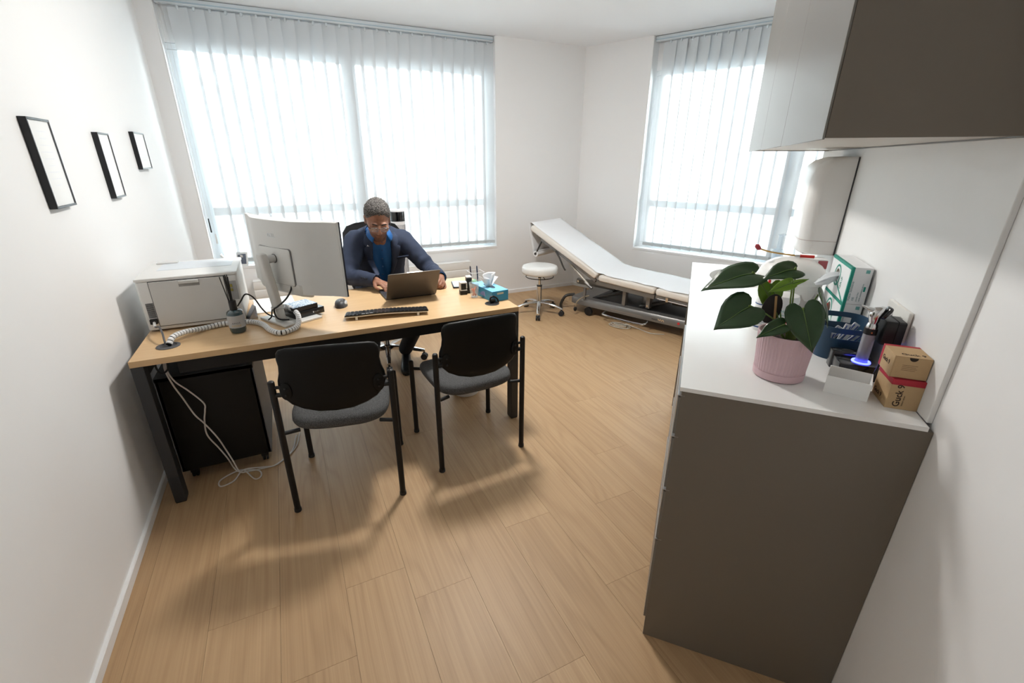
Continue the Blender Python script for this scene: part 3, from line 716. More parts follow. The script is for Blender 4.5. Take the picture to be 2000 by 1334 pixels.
# local: x along, -y is the raised rear edge towards the camera
KL, KD = 0.215, 0.12
def kz(x, y):   # sheared wave profile
    return 0.013 + 0.019 * (0.5 - y / KD) * 0.9 + 0.003 * math.cos(PI * x / KL)
nx = 16
b = MB(); top = []
for j, y in enumerate((-KD / 2, KD / 2)):
    pass
rings = []
for i in range(nx + 1):
    x = -KL + 2 * KL * i / nx
    rings.append([(x, -KD/2, kz(x, -KD/2) - 0.006), (x, KD/2, kz(x, KD/2) - 0.006), (x, KD/2, kz(x, KD/2)), (x, -KD/2, kz(x, -KD/2))])
MB().loft(rings).obj('deck', mat('keyboard_black', (24, 26, 30), 0.35), t, smooth=30)
rings = [[(x * 0.985, -KD/2 + 0.003, z1 - 0.017 * 0.75), (x * 0.985, KD/2 - 0.003, kz(x, KD/2) - 0.0095), (x * 0.985, KD/2 - 0.002, kz(x, KD/2) - 0.0058), (x * 0.985, -KD/2 + 0.002, z1 - 0.0058)] for x, z1 in [(-KL + 2*KL*i/nx, kz(-KL + 2*KL*i/nx, -KD/2)) for i in range(nx + 1)]]
MB().loft(rings).obj('underside', mat('keyboard_white', (226, 222, 212), 0.5), t, smooth=30)
kc = MB().prism([(-0.0085, -0.0095), (0.0085, -0.0095), (0.0085, 0.0095), (-0.0085, 0.0095)], 0, 0.001).prism([(-0.007, -0.008), (0.007, -0.008), (0.007, 0.008), (-0.007, 0.008)], 0.001, 0.0035).mesh('key', mat('key_dark', (44, 48, 54), 0.35, coat=0.3), 0)
kl = MB().prism([(-0.0075, -0.004), (0.0075, -0.004), (0.0075, 0.004), (-0.0075, 0.004)], 0, 0.0026).mesh('key', mat('key_light', (205, 208, 212), 0.4), 0)
for r_ in range(5):
    for c_ in range(21):
        x = -KL + 0.013 + c_ * 0.0202; y = -KD/2 + 0.013 + r_ * 0.0232
        light = r_ == 0 and 4 <= c_ <= 6
        child(kl if light else kc, 'key', t, (x, y, kz(x, y)), (math.atan(-0.158 * 0.9), 0, 0))
for x in (-0.157, 0.160):
    MB().box((x - 0.006, -0.0015, 0), (x + 0.006, 0.0015, 0.0205), Matrix.Translation((0, -KD/2 + 0.003, 0)) @ Matrix.Rotation(math.radians(4), 4, 'X')).obj('foot', mat('keyboard_white', (226, 222, 212)), t)

# ------------------------------------------------------------------ laptop
t = thing('laptop', 'open grey laptop with its lid to the room in front of the person', 'laptop', (0.620, 2.668, DZ), math.radians(1.0))
m_lap = mat('laptop_grey', (104, 98, 92), 0.38, metal=0.35, var=0.02)
LW = 0.153
MB().rbox((-LW, 0, 0.002), (LW, 0.222, 0.014), 0.008).obj('base', mat('laptop_base', (74, 76, 84), 0.4, metal=0.3), t)
MB().box((-LW + 0.018, 0.045, 0.0138), (LW - 0.018, 0.125, 0.0146)).obj('keyboard_deck', mat('laptop_keys', (40, 42, 50), 0.5), t)
MB().rbox((-0.05, 0.142, 0.0138), (0.05, 0.210, 0.0144), 0.004).obj('touchpad', mat('touchpad', (82, 84, 92), 0.35), t)
LM = Matrix.Translation((0, -0.002, 0.012)) @ Matrix.Rotation(math.radians(33), 4, 'X')
MB().rbox((-LW, -0.0055, 0), (LW, 0.0, 0.203), 0.006, axis=1, M=LM).obj('lid', m_lap, t)
MB().box((-LW + 0.004, 0.0002, 0.006), (LW - 0.004, 0.0012, 0.198), LM).obj('display', mat('laptop_display', (40, 46, 60), 0.2), t)
MB().box((-0.045, -0.006, 0.2025), (0.045, 0.001, 0.205), LM).obj('camera_notch', mat('laptop_notch', (140, 136, 130), 0.35, metal=0.5), t)
MB().cyl((-LW + 0.03, -0.001, 0.011), (LW - 0.03, -0.001, 0.011), 0.0055, n=12).obj('hinge', mat('laptop_hinge', (36, 36, 38), 0.4), t)
for sx in (-1, 1):
    for y in (0.02, 0.20): MB().box((sx * 0.13 - 0.012, y - 0.003, 0), (sx * 0.13 + 0.012, y + 0.003, 0.0022)).obj('rubber_foot', m_blackp, t)

# ------------------------------------------------------------------ items at the right end of the desk
t = thing('tissue_box', 'blue cardboard tissue box with a white tissue pulled up', 'tissue box', (1.072, 2.435, DZ), math.radians(7))
m_tb = mat('tissue_box_blue', (58, 146, 190), 0.45, var=0.10, nscale=18)
MB().box((-0.056, -0.06, 0), (0.056, 0.20, 0.062)).obj('carton', m_tb, t, bevel=0.0015)
MB().box((-0.0555, -0.0595, 0.062), (0.0555, 0.1995, 0.0625)).obj('carton_top', mat('tissue_box_top', (128, 196, 232), 0.45, var=0.10, nscale=14), t, smooth=0)
MB().prism([(0.021 * math.cos(2*PI*i/20), 0.07 + 0.062 * math.sin(2*PI*i/20)) for i in range(20)], 0.0625, 0.0630).obj('opening', mat('tissue_slot', (50, 70, 90), 0.7), t, smooth=0)
MB().box((-0.022, -0.0604, 0.041), (0.022, -0.0598, 0.052)).obj('price_sticker', mat('sticker_cream', (200, 198, 180), 0.7), t, smooth=0)
MB().prism([(-0.045, 0.014), (-0.030, 0.010), (-0.030, 0.016), (-0.040, 0.036)], -0.0566, -0.0560, axis=0).obj('print_mark', mat('print_pink', (206, 60, 140), 0.6), t, smooth=0)
MB().prism([(0.02, 0.014), (0.09, 0.018), (0.06, 0.04), (0.03, 0.044)], -0.0566, -0.0560, axis=0).obj('print_mark', mat('print_lilac', (128, 140, 196), 0.6), t, smooth=0)
# tissue: folded sheet rising out of the slot
b = MB(); n_, m_ = 18, 10; vs = []; fs = []
for j in range(m_ + 1):
    v_ = j / m_
    for i in range(n_ + 1):
        u_ = i / n_ - 0.5
        sp_ = 0.018 + 0.085 * v_ ** 1.1
        x = (u_ * 2) * sp_ * 0.55 + 0.012 * math.sin(u_ * 17) * (0.5 + v_)
        y = 0.07 + 0.024 * math.cos(u_ * 13 + 1.2) * (0.35 + v_) + 0.010 * u_ * v_
        z = 0.055 + (0.082 - 0.030 * abs(u_) + 0.016 * math.sin(u_ * 9 + 0.6)) * v_
        vs.append((x, y, z))
for j in range(m_):
    for i in range(n_): fs.append((j*(n_+1)+i, j*(n_+1)+i+1, (j+1)*(n_+1)+i+1, (j+1)*(n_+1)+i))
ti = b.add(vs, fs).obj('tissue', mat('tissue_white', (240, 241, 243), 0.9, var=0.01), t, smooth=80)
so = ti.modifiers.new('solid', 'SOLIDIFY'); so.thickness = 0.0008
m_clear = mat('clear_plastic', (236, 242, 244), 0.06, var=0, trans=0.0, alpha=0.22, spec=0.6)
t = thing('plastic_cup', 'small clear plastic cup holding orange markers', 'cup', (0.968, 2.515, DZ))
MB().lathe([(0.020, 0.0), (0.022, 0.002), (0.031, 0.088), (0.0322, 0.090), (0.0300, 0.088), (0.021, 0.0045), (0.0, 0.0045)], 28, caps=False).obj('cup_wall', m_clear, t)
MB().lathe([(0.019, 0.001), (0.0205, 0.004), (0.0185, 0.0045)], 24).obj('cup_base', mat('clear_base', (214, 222, 226), 0.15, alpha=0.7), t)
for i, (p, q, mm) in enumerate((((-0.010, -0.004, 0.0106), (0.012, 0.004, 0.064), 'o'), ((0.010, 0.002, 0.0106), (-0.014, -0.006, 0.055), 'o'))):
    o = MB().cyl(p, Vector(p).lerp(Vector(q), 0.72), 0.0055, n=12).cyl(Vector(p).lerp(Vector(q), 0.72), q, 0.006, n=12).obj('marker', mat('marker_orange', (206, 84, 50), 0.5), None)
    o.location = (0.968, 2.515, DZ); tag(o, ['orange marker leaning right in the clear plastic cup', 'orange marker leaning left in the clear plastic cup'][i], 'marker')
def stamp(label, x, y, w, d, h, white, rz):
    t = thing('self_inking_stamp', label, 'stamp', (x, y, DZ), rz)
    MB().rbox((-w/2, -d/2, 0), (w/2, d/2, h * 0.32), 0.003).obj('foot', m_blackp, t)
    if white:
        b = MB()
        b.box((-w/2, -d/2, h*0.32), (-w/2 + 0.006, d/2, h * 0.96)).box((w/2 - 0.006, -d/2, h*0.50), (w/2, d/2, h * 0.96)).box((-w/2, -d/2, h*0.90), (w/2, d/2, h)).box((-w/2, -d/2, h*0.32), (w/2, d/2, h*0.40))
        b.obj('handle_shell', m_whitep, t, bevel=0.002)
        MB().rbox((-w/2 + 0.006, -d/2 + 0.004, h*0.38), (w/2 - 0.006, d/2 - 0.004, h*0.91), 0.003).obj('ink_carriage', m_blackp, t)
    else:
        MB().rbox((-w/2 + 0.002, -d/2 + 0.002, h*0.30), (w/2 - 0.002, d/2 - 0.002, h*0.93), 0.003).obj('ink_carriage', m_blackp, t)
        MB().rbox((-w/2 + 0.001, -d/2 + 0.001, h*0.93), (w/2 - 0.001, d/2 - 0.001, h), 0.003).obj('cap', m_whitep, t)
        MB().cyl((0.004, -d/2 - 0.0006, h*0.22), (0.004, -d/2 + 0.001, h*0.22), 0.003).obj('indicator', m_whitep, t)
stamp('white and black self-inking stamp standing beside the black one', 0.932, 2.612, 0.044, 0.045, 0.078, True, math.radians(-8))
stamp('tall black self-inking stamp with white cap next to the plastic cup', 0.976, 2.630, 0.036, 0.045, 0.105, False, math.radians(-8))
o = thing('tablet', 'thin black-edged tablet lying flat behind the stamps', 'tablet', (0.985, 2.83, DZ), math.radians(-14))
MB().rbox((-0.05, -0.09, 0), (0.05, 0.075, 0.009), 0.008).obj('case', m_blackp, o)
MB().rbox((-0.044, -0.083, 0.009), (0.044, 0.068, 0.0096), 0.005).obj('screen', mat('tablet_screen', (180, 186, 192), 0.12, spec=0.7), o)
t = thing('pen_basket', 'white wire pen basket behind the tissue box', 'basket', (1.075, 2.755, DZ))
m_wire = mat('white_wire', (226, 228, 230), 0.35)
for z, s_ in ((0.002, 0.9), (0.05, 0.97), (0.098, 1.0)):
    MB().tube(smoothpath([(0.045*s_*cx, 0.045*s_*cy_, z) for cx, cy_ in ((1,0.85),(0.85,1),(-0.85,1),(-1,0.85),(-1,-0.85),(-0.85,-1),(0.85,-1),(1,-0.85))], 4, True) + [Vector((0.045*s_, 0.045*s_*0.85, z))], 0.0016, 6).obj('hoop', m_wire, t)
for k in range(16):
    a = 2*PI*k/16; c_, s_ = math.cos(a), math.sin(a); q = 0.045 / max(abs(c_), abs(s_)) * 0.985
    MB().cyl((q*c_*0.9, q*s_*0.9, 0.002), (q*c_, q*s_, 0.098), 0.0011, n=6).obj('upright', m_wire, t)
MB().prism([(0.04*cx, 0.04*cy_) for cx, cy_ in ((1,1),(-1,1),(-1,-1),(1,-1))], 0.0, 0.002).obj('bottom', m_wire, t)
o = MB().sphere((1.062, 2.752, DZ + 0.0245), 0.022).obj('green_ball', mat('mint_green', (120, 200, 150), 0.5)); tag(o, 'mint green ball inside the white wire basket', 'ball')
for i, (x, y, c, h) in enumerate(((1.045, 2.775, (60, 62, 80), 0.125), (1.095, 2.785, (40, 60, 90), 0.12))):
    o = MB().cyl((x + 0.004, y - 0.006, DZ + 0.0025), (x, y, DZ + h), 0.0045, n=12).cyl((x, y, DZ + h), (x - 0.0005, y + 0.001, DZ + h + 0.008), 0.0045, 0.0025, n=12).obj('pen', mat('pen_%d' % i, c, 0.4)); tag(o, ['dark violet pen at the left of the wire basket', 'navy pen at the right of the wire basket'][i], 'pen')
t = thing('cable_loop', 'black cable loop standing up out of the right desk grommet', 'cable')
MB().tube(smoothpath([(1.010, 2.352, DZ + 0.0025), (1.002, 2.350, DZ + 0.02), (1.008, 2.352, DZ + 0.036), (1.025, 2.354, DZ + 0.040), (1.046, 2.350, DZ + 0.026), (1.052, 2.344, DZ + 0.006), (1.040, 2.342, DZ + 0.0025)], 8), 0.005, 10).obj('cord', m_cord, t)
MB().sphere((1.022, 2.350, DZ + 0.0165), (0.016, 0.010, 0.013), 16, 10).obj('cable_plug', m_blackp, t)

# small silver triangle stand and papers by the printer
t = thing('triangle_stand', 'small silver triangular sign holder beside the printer', 'sign holder', (-0.232, 2.622, DZ), math.radians(20))
m_sil = mat('brushed_silver', (190, 192, 204), 0.25, metal=0.85)
MB().prism([(-0.022, 0.0), (0.024, 0.0), (0.024, 0.066)], 0, 0.0015, axis=1).obj('side_plate', m_sil, t, smooth=0)
MB().box((-0.022, 0, 0), (0.024, 0.05, 0.0015)).obj('foot_plate', m_sil, t)
MB().box((0, 0, 0), (0.0015, 0.05, 0.080), Matrix.Translation((-0.022, 0, 0)) @ Matrix.Rotation(math.radians(34.8), 4, 'Y')).obj('sloped_plate', m_sil, t)
t = tag(MB().box((-0.105, -0.148, 0), (0.105, 0.148, 0.004)).obj('paper_stack', m_paper, smooth=0), 'thin stack of white paper on the desk behind the monitor', 'paper')
t.location = (-0.13, 2.862, DZ); t.rotation_euler = (0, 0, math.radians(4))
# ------------------------------------------------------------------ mobile pedestal under the desk
t = thing('mobile_pedestal', 'dark mobile drawer pedestal on castors under the left end of the desk', 'cabinet', (-0.457, 2.66, 0))
m_ped = mat('pedestal_black', (18, 17, 16), 0.5, var=0.05, spec=0.3); m_pedg = mat('pedestal_grey', (96, 97, 100), 0.5, var=0.03)
PW, PD = 0.200, 0.28
MB().box((-PW + 0.003, -PD, 0.068), (PW - 0.003, -PD + 0.012, 0.578)).obj('back_panel', m_ped, t, bevel=0.001)
for sx in (-1, 1): MB().box((min(sx*PW, sx*(PW-0.016)), -PD, 0.068), (max(sx*PW, sx*(PW-0.016)), PD - 0.018, 0.56)).obj('side_panel', m_pedg, t, bevel=0.001)
MB().box((-PW, -PD, 0.56), (PW, PD, 0.58)).obj('top_panel', m_ped, t, bevel=0.0015)
MB().box((-PW + 0.016, -PD + 0.012, 0.068), (PW - 0.016, PD - 0.018, 0.086)).obj('bottom_panel', m_ped, t)
for k in range(3):
    z0 = 0.072 + k * 0.163
    d = MB().box((-PW + 0.002, PD - 0.018, z0), (PW - 0.002, PD, z0 + 0.158)).obj('drawer_front', m_pedg, t, bevel=0.0015)
    MB().rbox((-0.06, PD, z0 + 0.115), (0.06, PD + 0.014, z0 + 0.125), 0.003, axis=0).obj('handle', m_chrome, d)
for sx in (-1, 1):
    for sy in (-1, 1):
        x, y = sx * (PW - 0.04), sy * (PD - 0.045)
        c = MB().cyl((x, y, 0.045), (x, y, 0.0685), 0.012).rbox((x - 0.018, y - 0.012, 0.03), (x + 0.018, y + 0.022, 0.052), 0.008).obj('castor', m_blackp, t)
        for dx in (-0.012, 0.004): MB().cyl((x + dx, y + 0.008, 0.021), (x + dx + 0.009, y + 0.008, 0.021), 0.021, n=20).obj('wheel', m_darkp, c)
m_wcord = mat('white_cord', (214, 208, 202), 0.5)
def cords(name, label, paths, r):
    t = thing(name, label, 'cable')
    for p in paths: MB().tube(smoothpath(p, 8), r, 8).obj('cord', m_wcord, t, smooth=80)
    return t
cords('white_cables', 'pair of long white cables hanging from the desk in front of the dark pedestal', [
    [(-0.585, 2.372, 0.690), (-0.591, 2.365, 0.62), (-0.572, 2.360, 0.56), (-0.535, 2.360, 0.508), (-0.489, 2.360, 0.430), (-0.492, 2.360, 0.388), (-0.505, 2.360, 0.335), (-0.510, 2.360, 0.255), (-0.478, 2.360, 0.170), (-0.452, 2.355, 0.10), (-0.440, 2.37, 0.03), (-0.420, 2.36, 0.006), (-0.400, 2.368, 0.0052), (-0.33, 2.33, 0.005), (-0.318, 2.275, 0.005), (-0.345, 2.262, 0.005), (-0.385, 2.34, 0.005), (-0.408, 2.362, 0.0125), (-0.46, 2.36, 0.005), (-0.505, 2.32, 0.005), (-0.495, 2.27, 0.005), (-0.44, 2.292, 0.005), (-0.40, 2.358, 0.0125), (-0.31, 2.352, 0.005), (-0.25, 2.345, 0.005), (-0.17, 2.44, 0.005), (-0.14, 2.6, 0.005)],
    [(-0.590, 2.372, 0.690), (-0.597, 2.362, 0.625), (-0.582, 2.352, 0.55), (-0.560, 2.350, 0.476), (-0.534, 2.350, 0.382), (-0.506, 2.350, 0.325), (-0.470, 2.350, 0.235), (-0.448, 2.350, 0.15), (-0.43, 2.345, 0.08), (-0.415, 2.34, 0.02), (-0.385, 2.345, 0.0052), (-0.30, 2.340, 0.005), (-0.235, 2.352, 0.005), (-0.15, 2.47, 0.005), (-0.12, 2.62, 0.005)]], 0.0036)
t = thing('black_cable_bundle', 'black cables looped under the left end of the desk top', 'cable')
for p in ([(-0.60, 2.365, 0.704), (-0.625, 2.36, 0.655), (-0.612, 2.355, 0.615), (-0.585, 2.355, 0.628), (-0.578, 2.362, 0.675), (-0.572, 2.368, 0.704)], [(-0.555, 2.372, 0.703), (-0.545, 2.372, 0.672), (-0.51, 2.372, 0.662), (-0.49, 2.372, 0.68), (-0.50, 2.372, 0.703)]):
    MB().tube(smoothpath(p, 8), 0.0042).obj('cord', m_cord, t, smooth=80)

# ------------------------------------------------------------------ visitor chairs
m_shell = mat('chair_black_plastic', (9, 9, 9), 0.45, var=0.05, spec=0.28)
m_seat = bpy.data.materials.new('chair_grey_fabric'); m_seat.use_nodes = True
N_ = m_seat.node_tree.nodes; Lk = m_seat.node_tree.links; bs = N_['Principled BSDF']
tc_ = N_.new('ShaderNodeTexCoord'); n1 = N_.new('ShaderNodeTexNoise'); n1.inputs['Scale'].default_value = 380; n1.inputs['Detail'].default_value = 4; Lk.new(tc_.outputs['Object'], n1.inputs['Vector'])
rp = N_.new('ShaderNodeValToRGB'); rp.color_ramp.elements[0].position = 0.35; rp.color_ramp.elements[1].position = 0.7
rp.color_ramp.elements[0].color = lin((46, 46, 47)) + (1,); rp.color_ramp.elements[1].color = lin((104, 104, 104)) + (1,)
Lk.new(n1.outputs['Fac'], rp.inputs[0]); Lk.new(rp.outputs[0], bs.inputs['Base Color']); bs.inputs['Roughness'].default_value = 0.95
bpn = N_.new('ShaderNodeBump'); bpn.inputs['Strength'].default_value = 0.4; bpn.inputs['Distance'].default_value = 0.002; Lk.new(n1.outputs['Fac'], bpn.inputs['Height']); Lk.new(bpn.outputs['Normal'], bs.inputs['Normal'])
def visitor_chair(label, loc, rz):
    t = thing('visitor_chair', label, 'chair', loc, rz, 'black visitor chairs in front of the desk')
    R_ = 0.0135; X = 0.2375; YR, YF = -0.213, 0.213
    for sx in (-1, 1):
        lg = MB().cyl((sx*X, YR, 0.012), (sx*X, YR, 0.662), R_, n=20).lathe([(R_, 0), (R_*0.9, 0.006), (R_*0.5, 0.010), (0.001, 0.011)], 20, Matrix.Translation((sx*X, YR, 0.662))).obj('leg', m_blackm, t)
        MB().lathe([(0.014, 0), (0.016, 0.003), (0.0155, 0.018)], 18, Matrix.Translation((sx*X, YR, 0))).obj('glide', m_darkp, lg)
        lg = MB().cyl((sx*X, YF, 0.012), (sx*X, YF, 0.458), R_, n=20).lathe([(R_, 0), (R_*0.9, 0.006), (0.001, 0.010)], 20, Matrix.Translation((sx*X, YF, 0.458))).obj('leg', m_blackm, t)
        MB().lathe([(0.014, 0), (0.016, 0.003), (0.0155, 0.018)], 18, Matrix.Translation((sx*X, YF, 0))).obj('glide', m_darkp, lg)
        for y in (YR, YF): MB().cyl((sx*X, y, 0.418), (sx*0.17, y * 0.86, 0.412), 0.009, n=12).obj('seat_bracket', m_blackm, t)
        # hinge disc and bracket at the back rest
        MB().cyl((sx*X, YR, 0.605), (sx*0.205, YR - 0.002, 0.605), 0.010, n=12).cyl((sx*X, YR, 0.64), (sx*0.205, YR - 0.002, 0.64), 0.007, n=12).obj('back_bracket', m_blackm, t)
    # seat: rounded trapezoid cushion, waterfall front
    b = MB(); rings = []
    def outline(s_, dz):
        pts = []
        n = 40
        for i in range(n):
            a = 2*PI*i/n; c, s2 = math.cos(a), math.sin(a)
            hx = 0.216 + 0.006 * s2
            x = hx * math.copysign(abs(c) ** 0.45, c) * s_
            y = 0.222 * math.copysign(abs(s2) ** 0.5, s2) * s_ + 0.005
            z = dz - 0.018 * max(0, (y - 0.12) / 0.1) ** 2 + 0.006 * (x / 0.2) ** 2
            pts.append((x, y, z))
        return pts
    for s_, z in ((0.90, 0.412), (0.97, 0.418), (1.0, 0.432), (0.99, 0.450), (0.95, 0.462), (0.85, 0.468), (0.6, 0.470), (0.25, 0.470)): rings.append(outline(s_, z))
    b.loft(rings).obj('seat', m_seat, t, smooth=70)
    MB().loft([outline(0.88, 0.404), outline(0.92, 0.414)]).obj('seat_pan', m_shell, t, smooth=70)
    # back rest: curved plastic shell, flat-topped and rounded below
    prof = [(-0.5, -0.165), (0, -0.208), (0.06, -0.220), (0.10, -0.218)]
    outl = [(0.0, 0.512), (0.07, 0.516), (0.13, 0.533), (0.175, 0.556), (0.205, 0.590), (0.217, 0.630), (0.214, 0.665), (0.203, 0.700), (0.199, 0.735), (0.202, 0.765), (0.199, 0.790), (0.187, 0.806), (0.165, 0.813), (0.08, 0.818), (0.0, 0.820)]
    full = outl + [(-x, z) for x, z in outl[-2:0:-1]]
    def yb(x, z, off): return YR + 0.012 - 0.030 * (1 - (x / 0.22) ** 2) + 0.055 * max(0, 0.60 - z) - 0.06 * max(0, z - 0.66) + off
    cz_ = 0.66; rings = []
    for s_, off in ((0.30, 0.010), (0.70, 0.012), (0.93, 0.012), (0.985, 0.009), (1.0, 0.0), (0.985, -0.009), (0.93, -0.013), (0.70, -0.013), (0.30, -0.011)):
        rings.append([(x * s_, yb(x * s_, cz_ + (z - cz_) * s_, off), cz_ + (z - cz_) * s_) for x, z in full])
    MB().loft(rings).obj('backrest', m_shell, t, smooth=60)
    for sx in (-1, 1):
        q = []
        for i in range(20):
            a = 2*PI*i/20; q.append((sx * 0.186 + 0.024 * math.cos(a), 0.622 + 0.040 * math.sin(a)))
        MB().loft([[(x, yb(x, z, -0.012), z) for x, z in q], [(x, yb(x, z, -0.017), z) for x, z in q], [(sx*0.186 + (x - sx*0.186) * 0.86, yb(x, z, -0.019), 0.622 + (z - 0.622) * 0.86) for x, z in q]]).obj('hinge_cover', m_shell, t, smooth=50)
        for dz in (-0.016, 0.016): MB().sphere((sx*0.186, yb(sx*0.186, 0.622 + dz, -0.020), 0.622 + dz), 0.005, 10, 6).obj('screw', m_blackp, t)
    return t
visitor_chair('black visitor chair with grey seat, left of the two in front of the desk', (0.117, 2.090, 0), math.radians(-11.5))
visitor_chair('black visitor chair with grey seat, right of the two in front of the desk', (0.758, 2.141, 0), math.radians(3.0))

# ------------------------------------------------------------------ office chair
t = thing('office_chair', 'black swivel office chair with chrome star base behind the desk', 'chair', (0.586, 3.50, 0))
m_mesh = mat('office_chair_black', (22, 22, 24), 0.7, var=0.06)
for k in range(5):
    a = math.radians(-100 + 72 * k); d = Vector((math.cos(a), math.sin(a), 0)); s2 = Vector((-d.y, d.x, 0))
    rings = []
    for r, z, w, h in ((0.03, 0.105, 0.022, 0.018), (0.16, 0.100, 0.018, 0.014), (0.30, 0.078, 0.013, 0.010)):
        c = d * r + Vector((0, 0, z)); rings.append([c + s2 * w * x + Vector((0, 0, h * y)) for x, y in ((-1, -1), (1, -1), (1, 0.4), (0.6, 1), (-0.6, 1), (-1, 0.4))])
    lg = MB().loft(rings).obj('base_leg', m_chrome, t, smooth=30)
    e = d * 0.295
    c = MB().cyl((e.x, e.y, 0.05), (e.x, e.y, 0.075), 0.008).sphere((e.x, e.y, 0.045), (0.020, 0.020, 0.014), 14, 8).obj('castor', m_blackp, t)
    for sg in (-1, 1): MB().cyl(e + s2 * sg * 0.006 + Vector((0, 0, 0.026)), e + s2 * sg * 0.022 + Vector((0, 0, 0.026)), 0.026, n=20).obj('wheel', m_darkp, c)
MB().lathe([(0.035, 0.085), (0.035, 0.125), (0.028, 0.13), (0.028, 0.26), (0.016, 0.262), (0.016, 0.37)], 24).obj('gas_column', m_chrome, t)
MB().rbox((-0.10, -0.12, 0.365), (0.10, 0.12, 0.405), 0.03).obj('mechanism', m_blackp, t)
rings = []
for s_, z in ((0.86, 0.405), (0.97, 0.412), (1.0, 0.435), (0.97, 0.458), (0.86, 0.466), (0.5, 0.466)):
    rings.append([(0.245 * s_ * math.copysign(abs(math.cos(2*PI*i/36)) ** 0.5, math.cos(2*PI*i/36)), 0.235 * s_ * math.copysign(abs(math.sin(2*PI*i/36)) ** 0.5, math.sin(2*PI*i/36)) - 0.01, z) for i in range(36)])
MB().loft(rings).obj('seat', m_mesh, t, smooth=60)
rings = []
for z, w in ((0.52, 0.17), (0.60, 0.20), (0.75, 0.215), (0.90, 0.222), (1.00, 0.215), (1.045, 0.18), (1.062, 0.12), (1.068, 0.05)):
    r = []
    for i in range(13):
        x = -w + 2 * w * i / 12; y = 0.135 + 0.10 * (z - 0.5) - 0.05 * (x / 0.22) ** 2 + 0.015 * math.sin((z - 0.5) * 5); r.append((x, y, z))
    r += [(x, y + 0.022, z) for x, y, z in r[::-1]]
    rings.append(r)
MB().loft(rings).obj('backrest', m_mesh, t, smooth=60)
MB().tube(smoothpath([(0, 0.08, 0.385), (0, 0.20, 0.40), (0, 0.225, 0.50), (0, 0.222, 0.70)], 6), 0.022, 12).obj('back_support', m_blackp, t)

# ------------------------------------------------------------------ tower fan
t = thing('tower_fan', 'white tower fan with black band near the window behind the person', 'fan', (0.984, 4.56, 0))
m_fan = mat('fan_white', (228, 228, 230), 0.35, var=0.01)
MB().lathe([(0.13, 0), (0.132, 0.008), (0.12, 0.018), (0.05, 0.03), (0.045, 0.06)], 40).obj('base', m_fan, t)
MB().lathe([(0.045, 0.055), (0.066, 0.07), (0.070, 0.10), (0.070, 0.955)], 40).obj('body', m_fan, t)
MB().lathe([(0.0705, 0.957), (0.0705, 1.045)], 40).obj('control_band', mat('fan_black_gloss', (12, 13, 16), 0.1, coat=0.5), t)
MB().lathe([(0.070, 1.045), (0.067, 1.056), (0.05, 1.060), (0.01, 1.061)], 40).obj('top_cap', m_fan, t)
for k in range(17):
    a = math.radians(-150 + 7.5 * k); MB().box((-0.0012, -0.0012, 0.16), (0.0012, 0.0012, 0.925), Matrix.Translation((0.0705 * math.cos(a), 0.0705 * math.sin(a), 0)) @ Matrix.Rotation(a, 4, 'Z')).obj('grille_slat', mat('fan_grille', (120, 120, 124), 0.5), t)

# ------------------------------------------------------------------ white stool
t = thing('stool', 'round white padded stool with chrome five-arm base beside the couch', 'stool', (2.272, 4.018, 0))
m_vinyl = mat('white_vinyl', (228, 228, 226), 0.4, var=0.01)
MB().lathe([(0.155, 0.425), (0.176, 0.430), (0.184, 0.445), (0.185, 0.485), (0.178, 0.502), (0.16, 0.509), (0.08, 0.513), (0.005, 0.514)], 56).obj('seat', m_vinyl, t, smooth=60)
MB().torus((0, 0, 0.395), 0.142, 0.0045, 48, 8).obj('lever_ring', m_blackp, t)
for a in (0.4, 2.5, 4.6): MB().cyl((0.142 * math.cos(a), 0.142 * math.sin(a), 0.395), (0.05 * math.cos(a), 0.05 * math.sin(a), 0.42), 0.0035, n=8).obj('ring_spoke', m_blackp, t)
MB().lathe([(0.06, 0.425), (0.06, 0.418), (0.02, 0.412), (0.016, 0.38)], 24).obj('seat_plate', m_blackp, t)
MB().cyl((0, 0, 0.25), (0, 0, 0.40), 0.014, n=20).obj('piston', m_chrome, t)
MB().lathe([(0.030, 0.075), (0.030, 0.10), (0.0255, 0.115), (0.0255, 0.292), (0.027, 0.294), (0.027, 0.305), (0.015, 0.308)], 28).obj('column', m_chrome, t)
MB().lathe([(0.0275, 0.292), (0.0275, 0.306)], 28).obj('column_collar', m_darkp, t)
for k in range(5):
    a = math.radians(-121 + 72 * k); d = Vector((math.cos(a), math.sin(a), 0)); s2 = Vector((-d.y, d.x, 0)); rings = []
    for r, z, w, h in ((0.02, 0.115, 0.022, 0.020), (0.10, 0.112, 0.020, 0.016), (0.18, 0.098, 0.017, 0.013), (0.24, 0.078, 0.015, 0.011), (0.262, 0.068, 0.012, 0.010)):
        c = d * r + Vector((0, 0, z)); rings.append([c + s2 * w * math.cos(2*PI*i/12) + Vector((0, 0, h * math.sin(2*PI*i/12))) for i in range(12)])
    MB().loft(rings).obj('base_arm', m_chrome, t, smooth=40)
    e = d * 0.25
    c = MB().cyl((e.x, e.y, 0.045), (e.x, e.y, 0.072), 0.008).sphere((e.x, e.y, 0.042), (0.022, 0.022, 0.018), 14, 8).obj('castor', m_blackp, t)
    for sg in (-1, 1): MB().cyl(e + s2 * sg * 0.004 + Vector((0, 0, 0.026)), e + s2 * sg * 0.021 + Vector((0, 0, 0.026)), 0.026, n=20).obj('wheel', m_darkp, c)

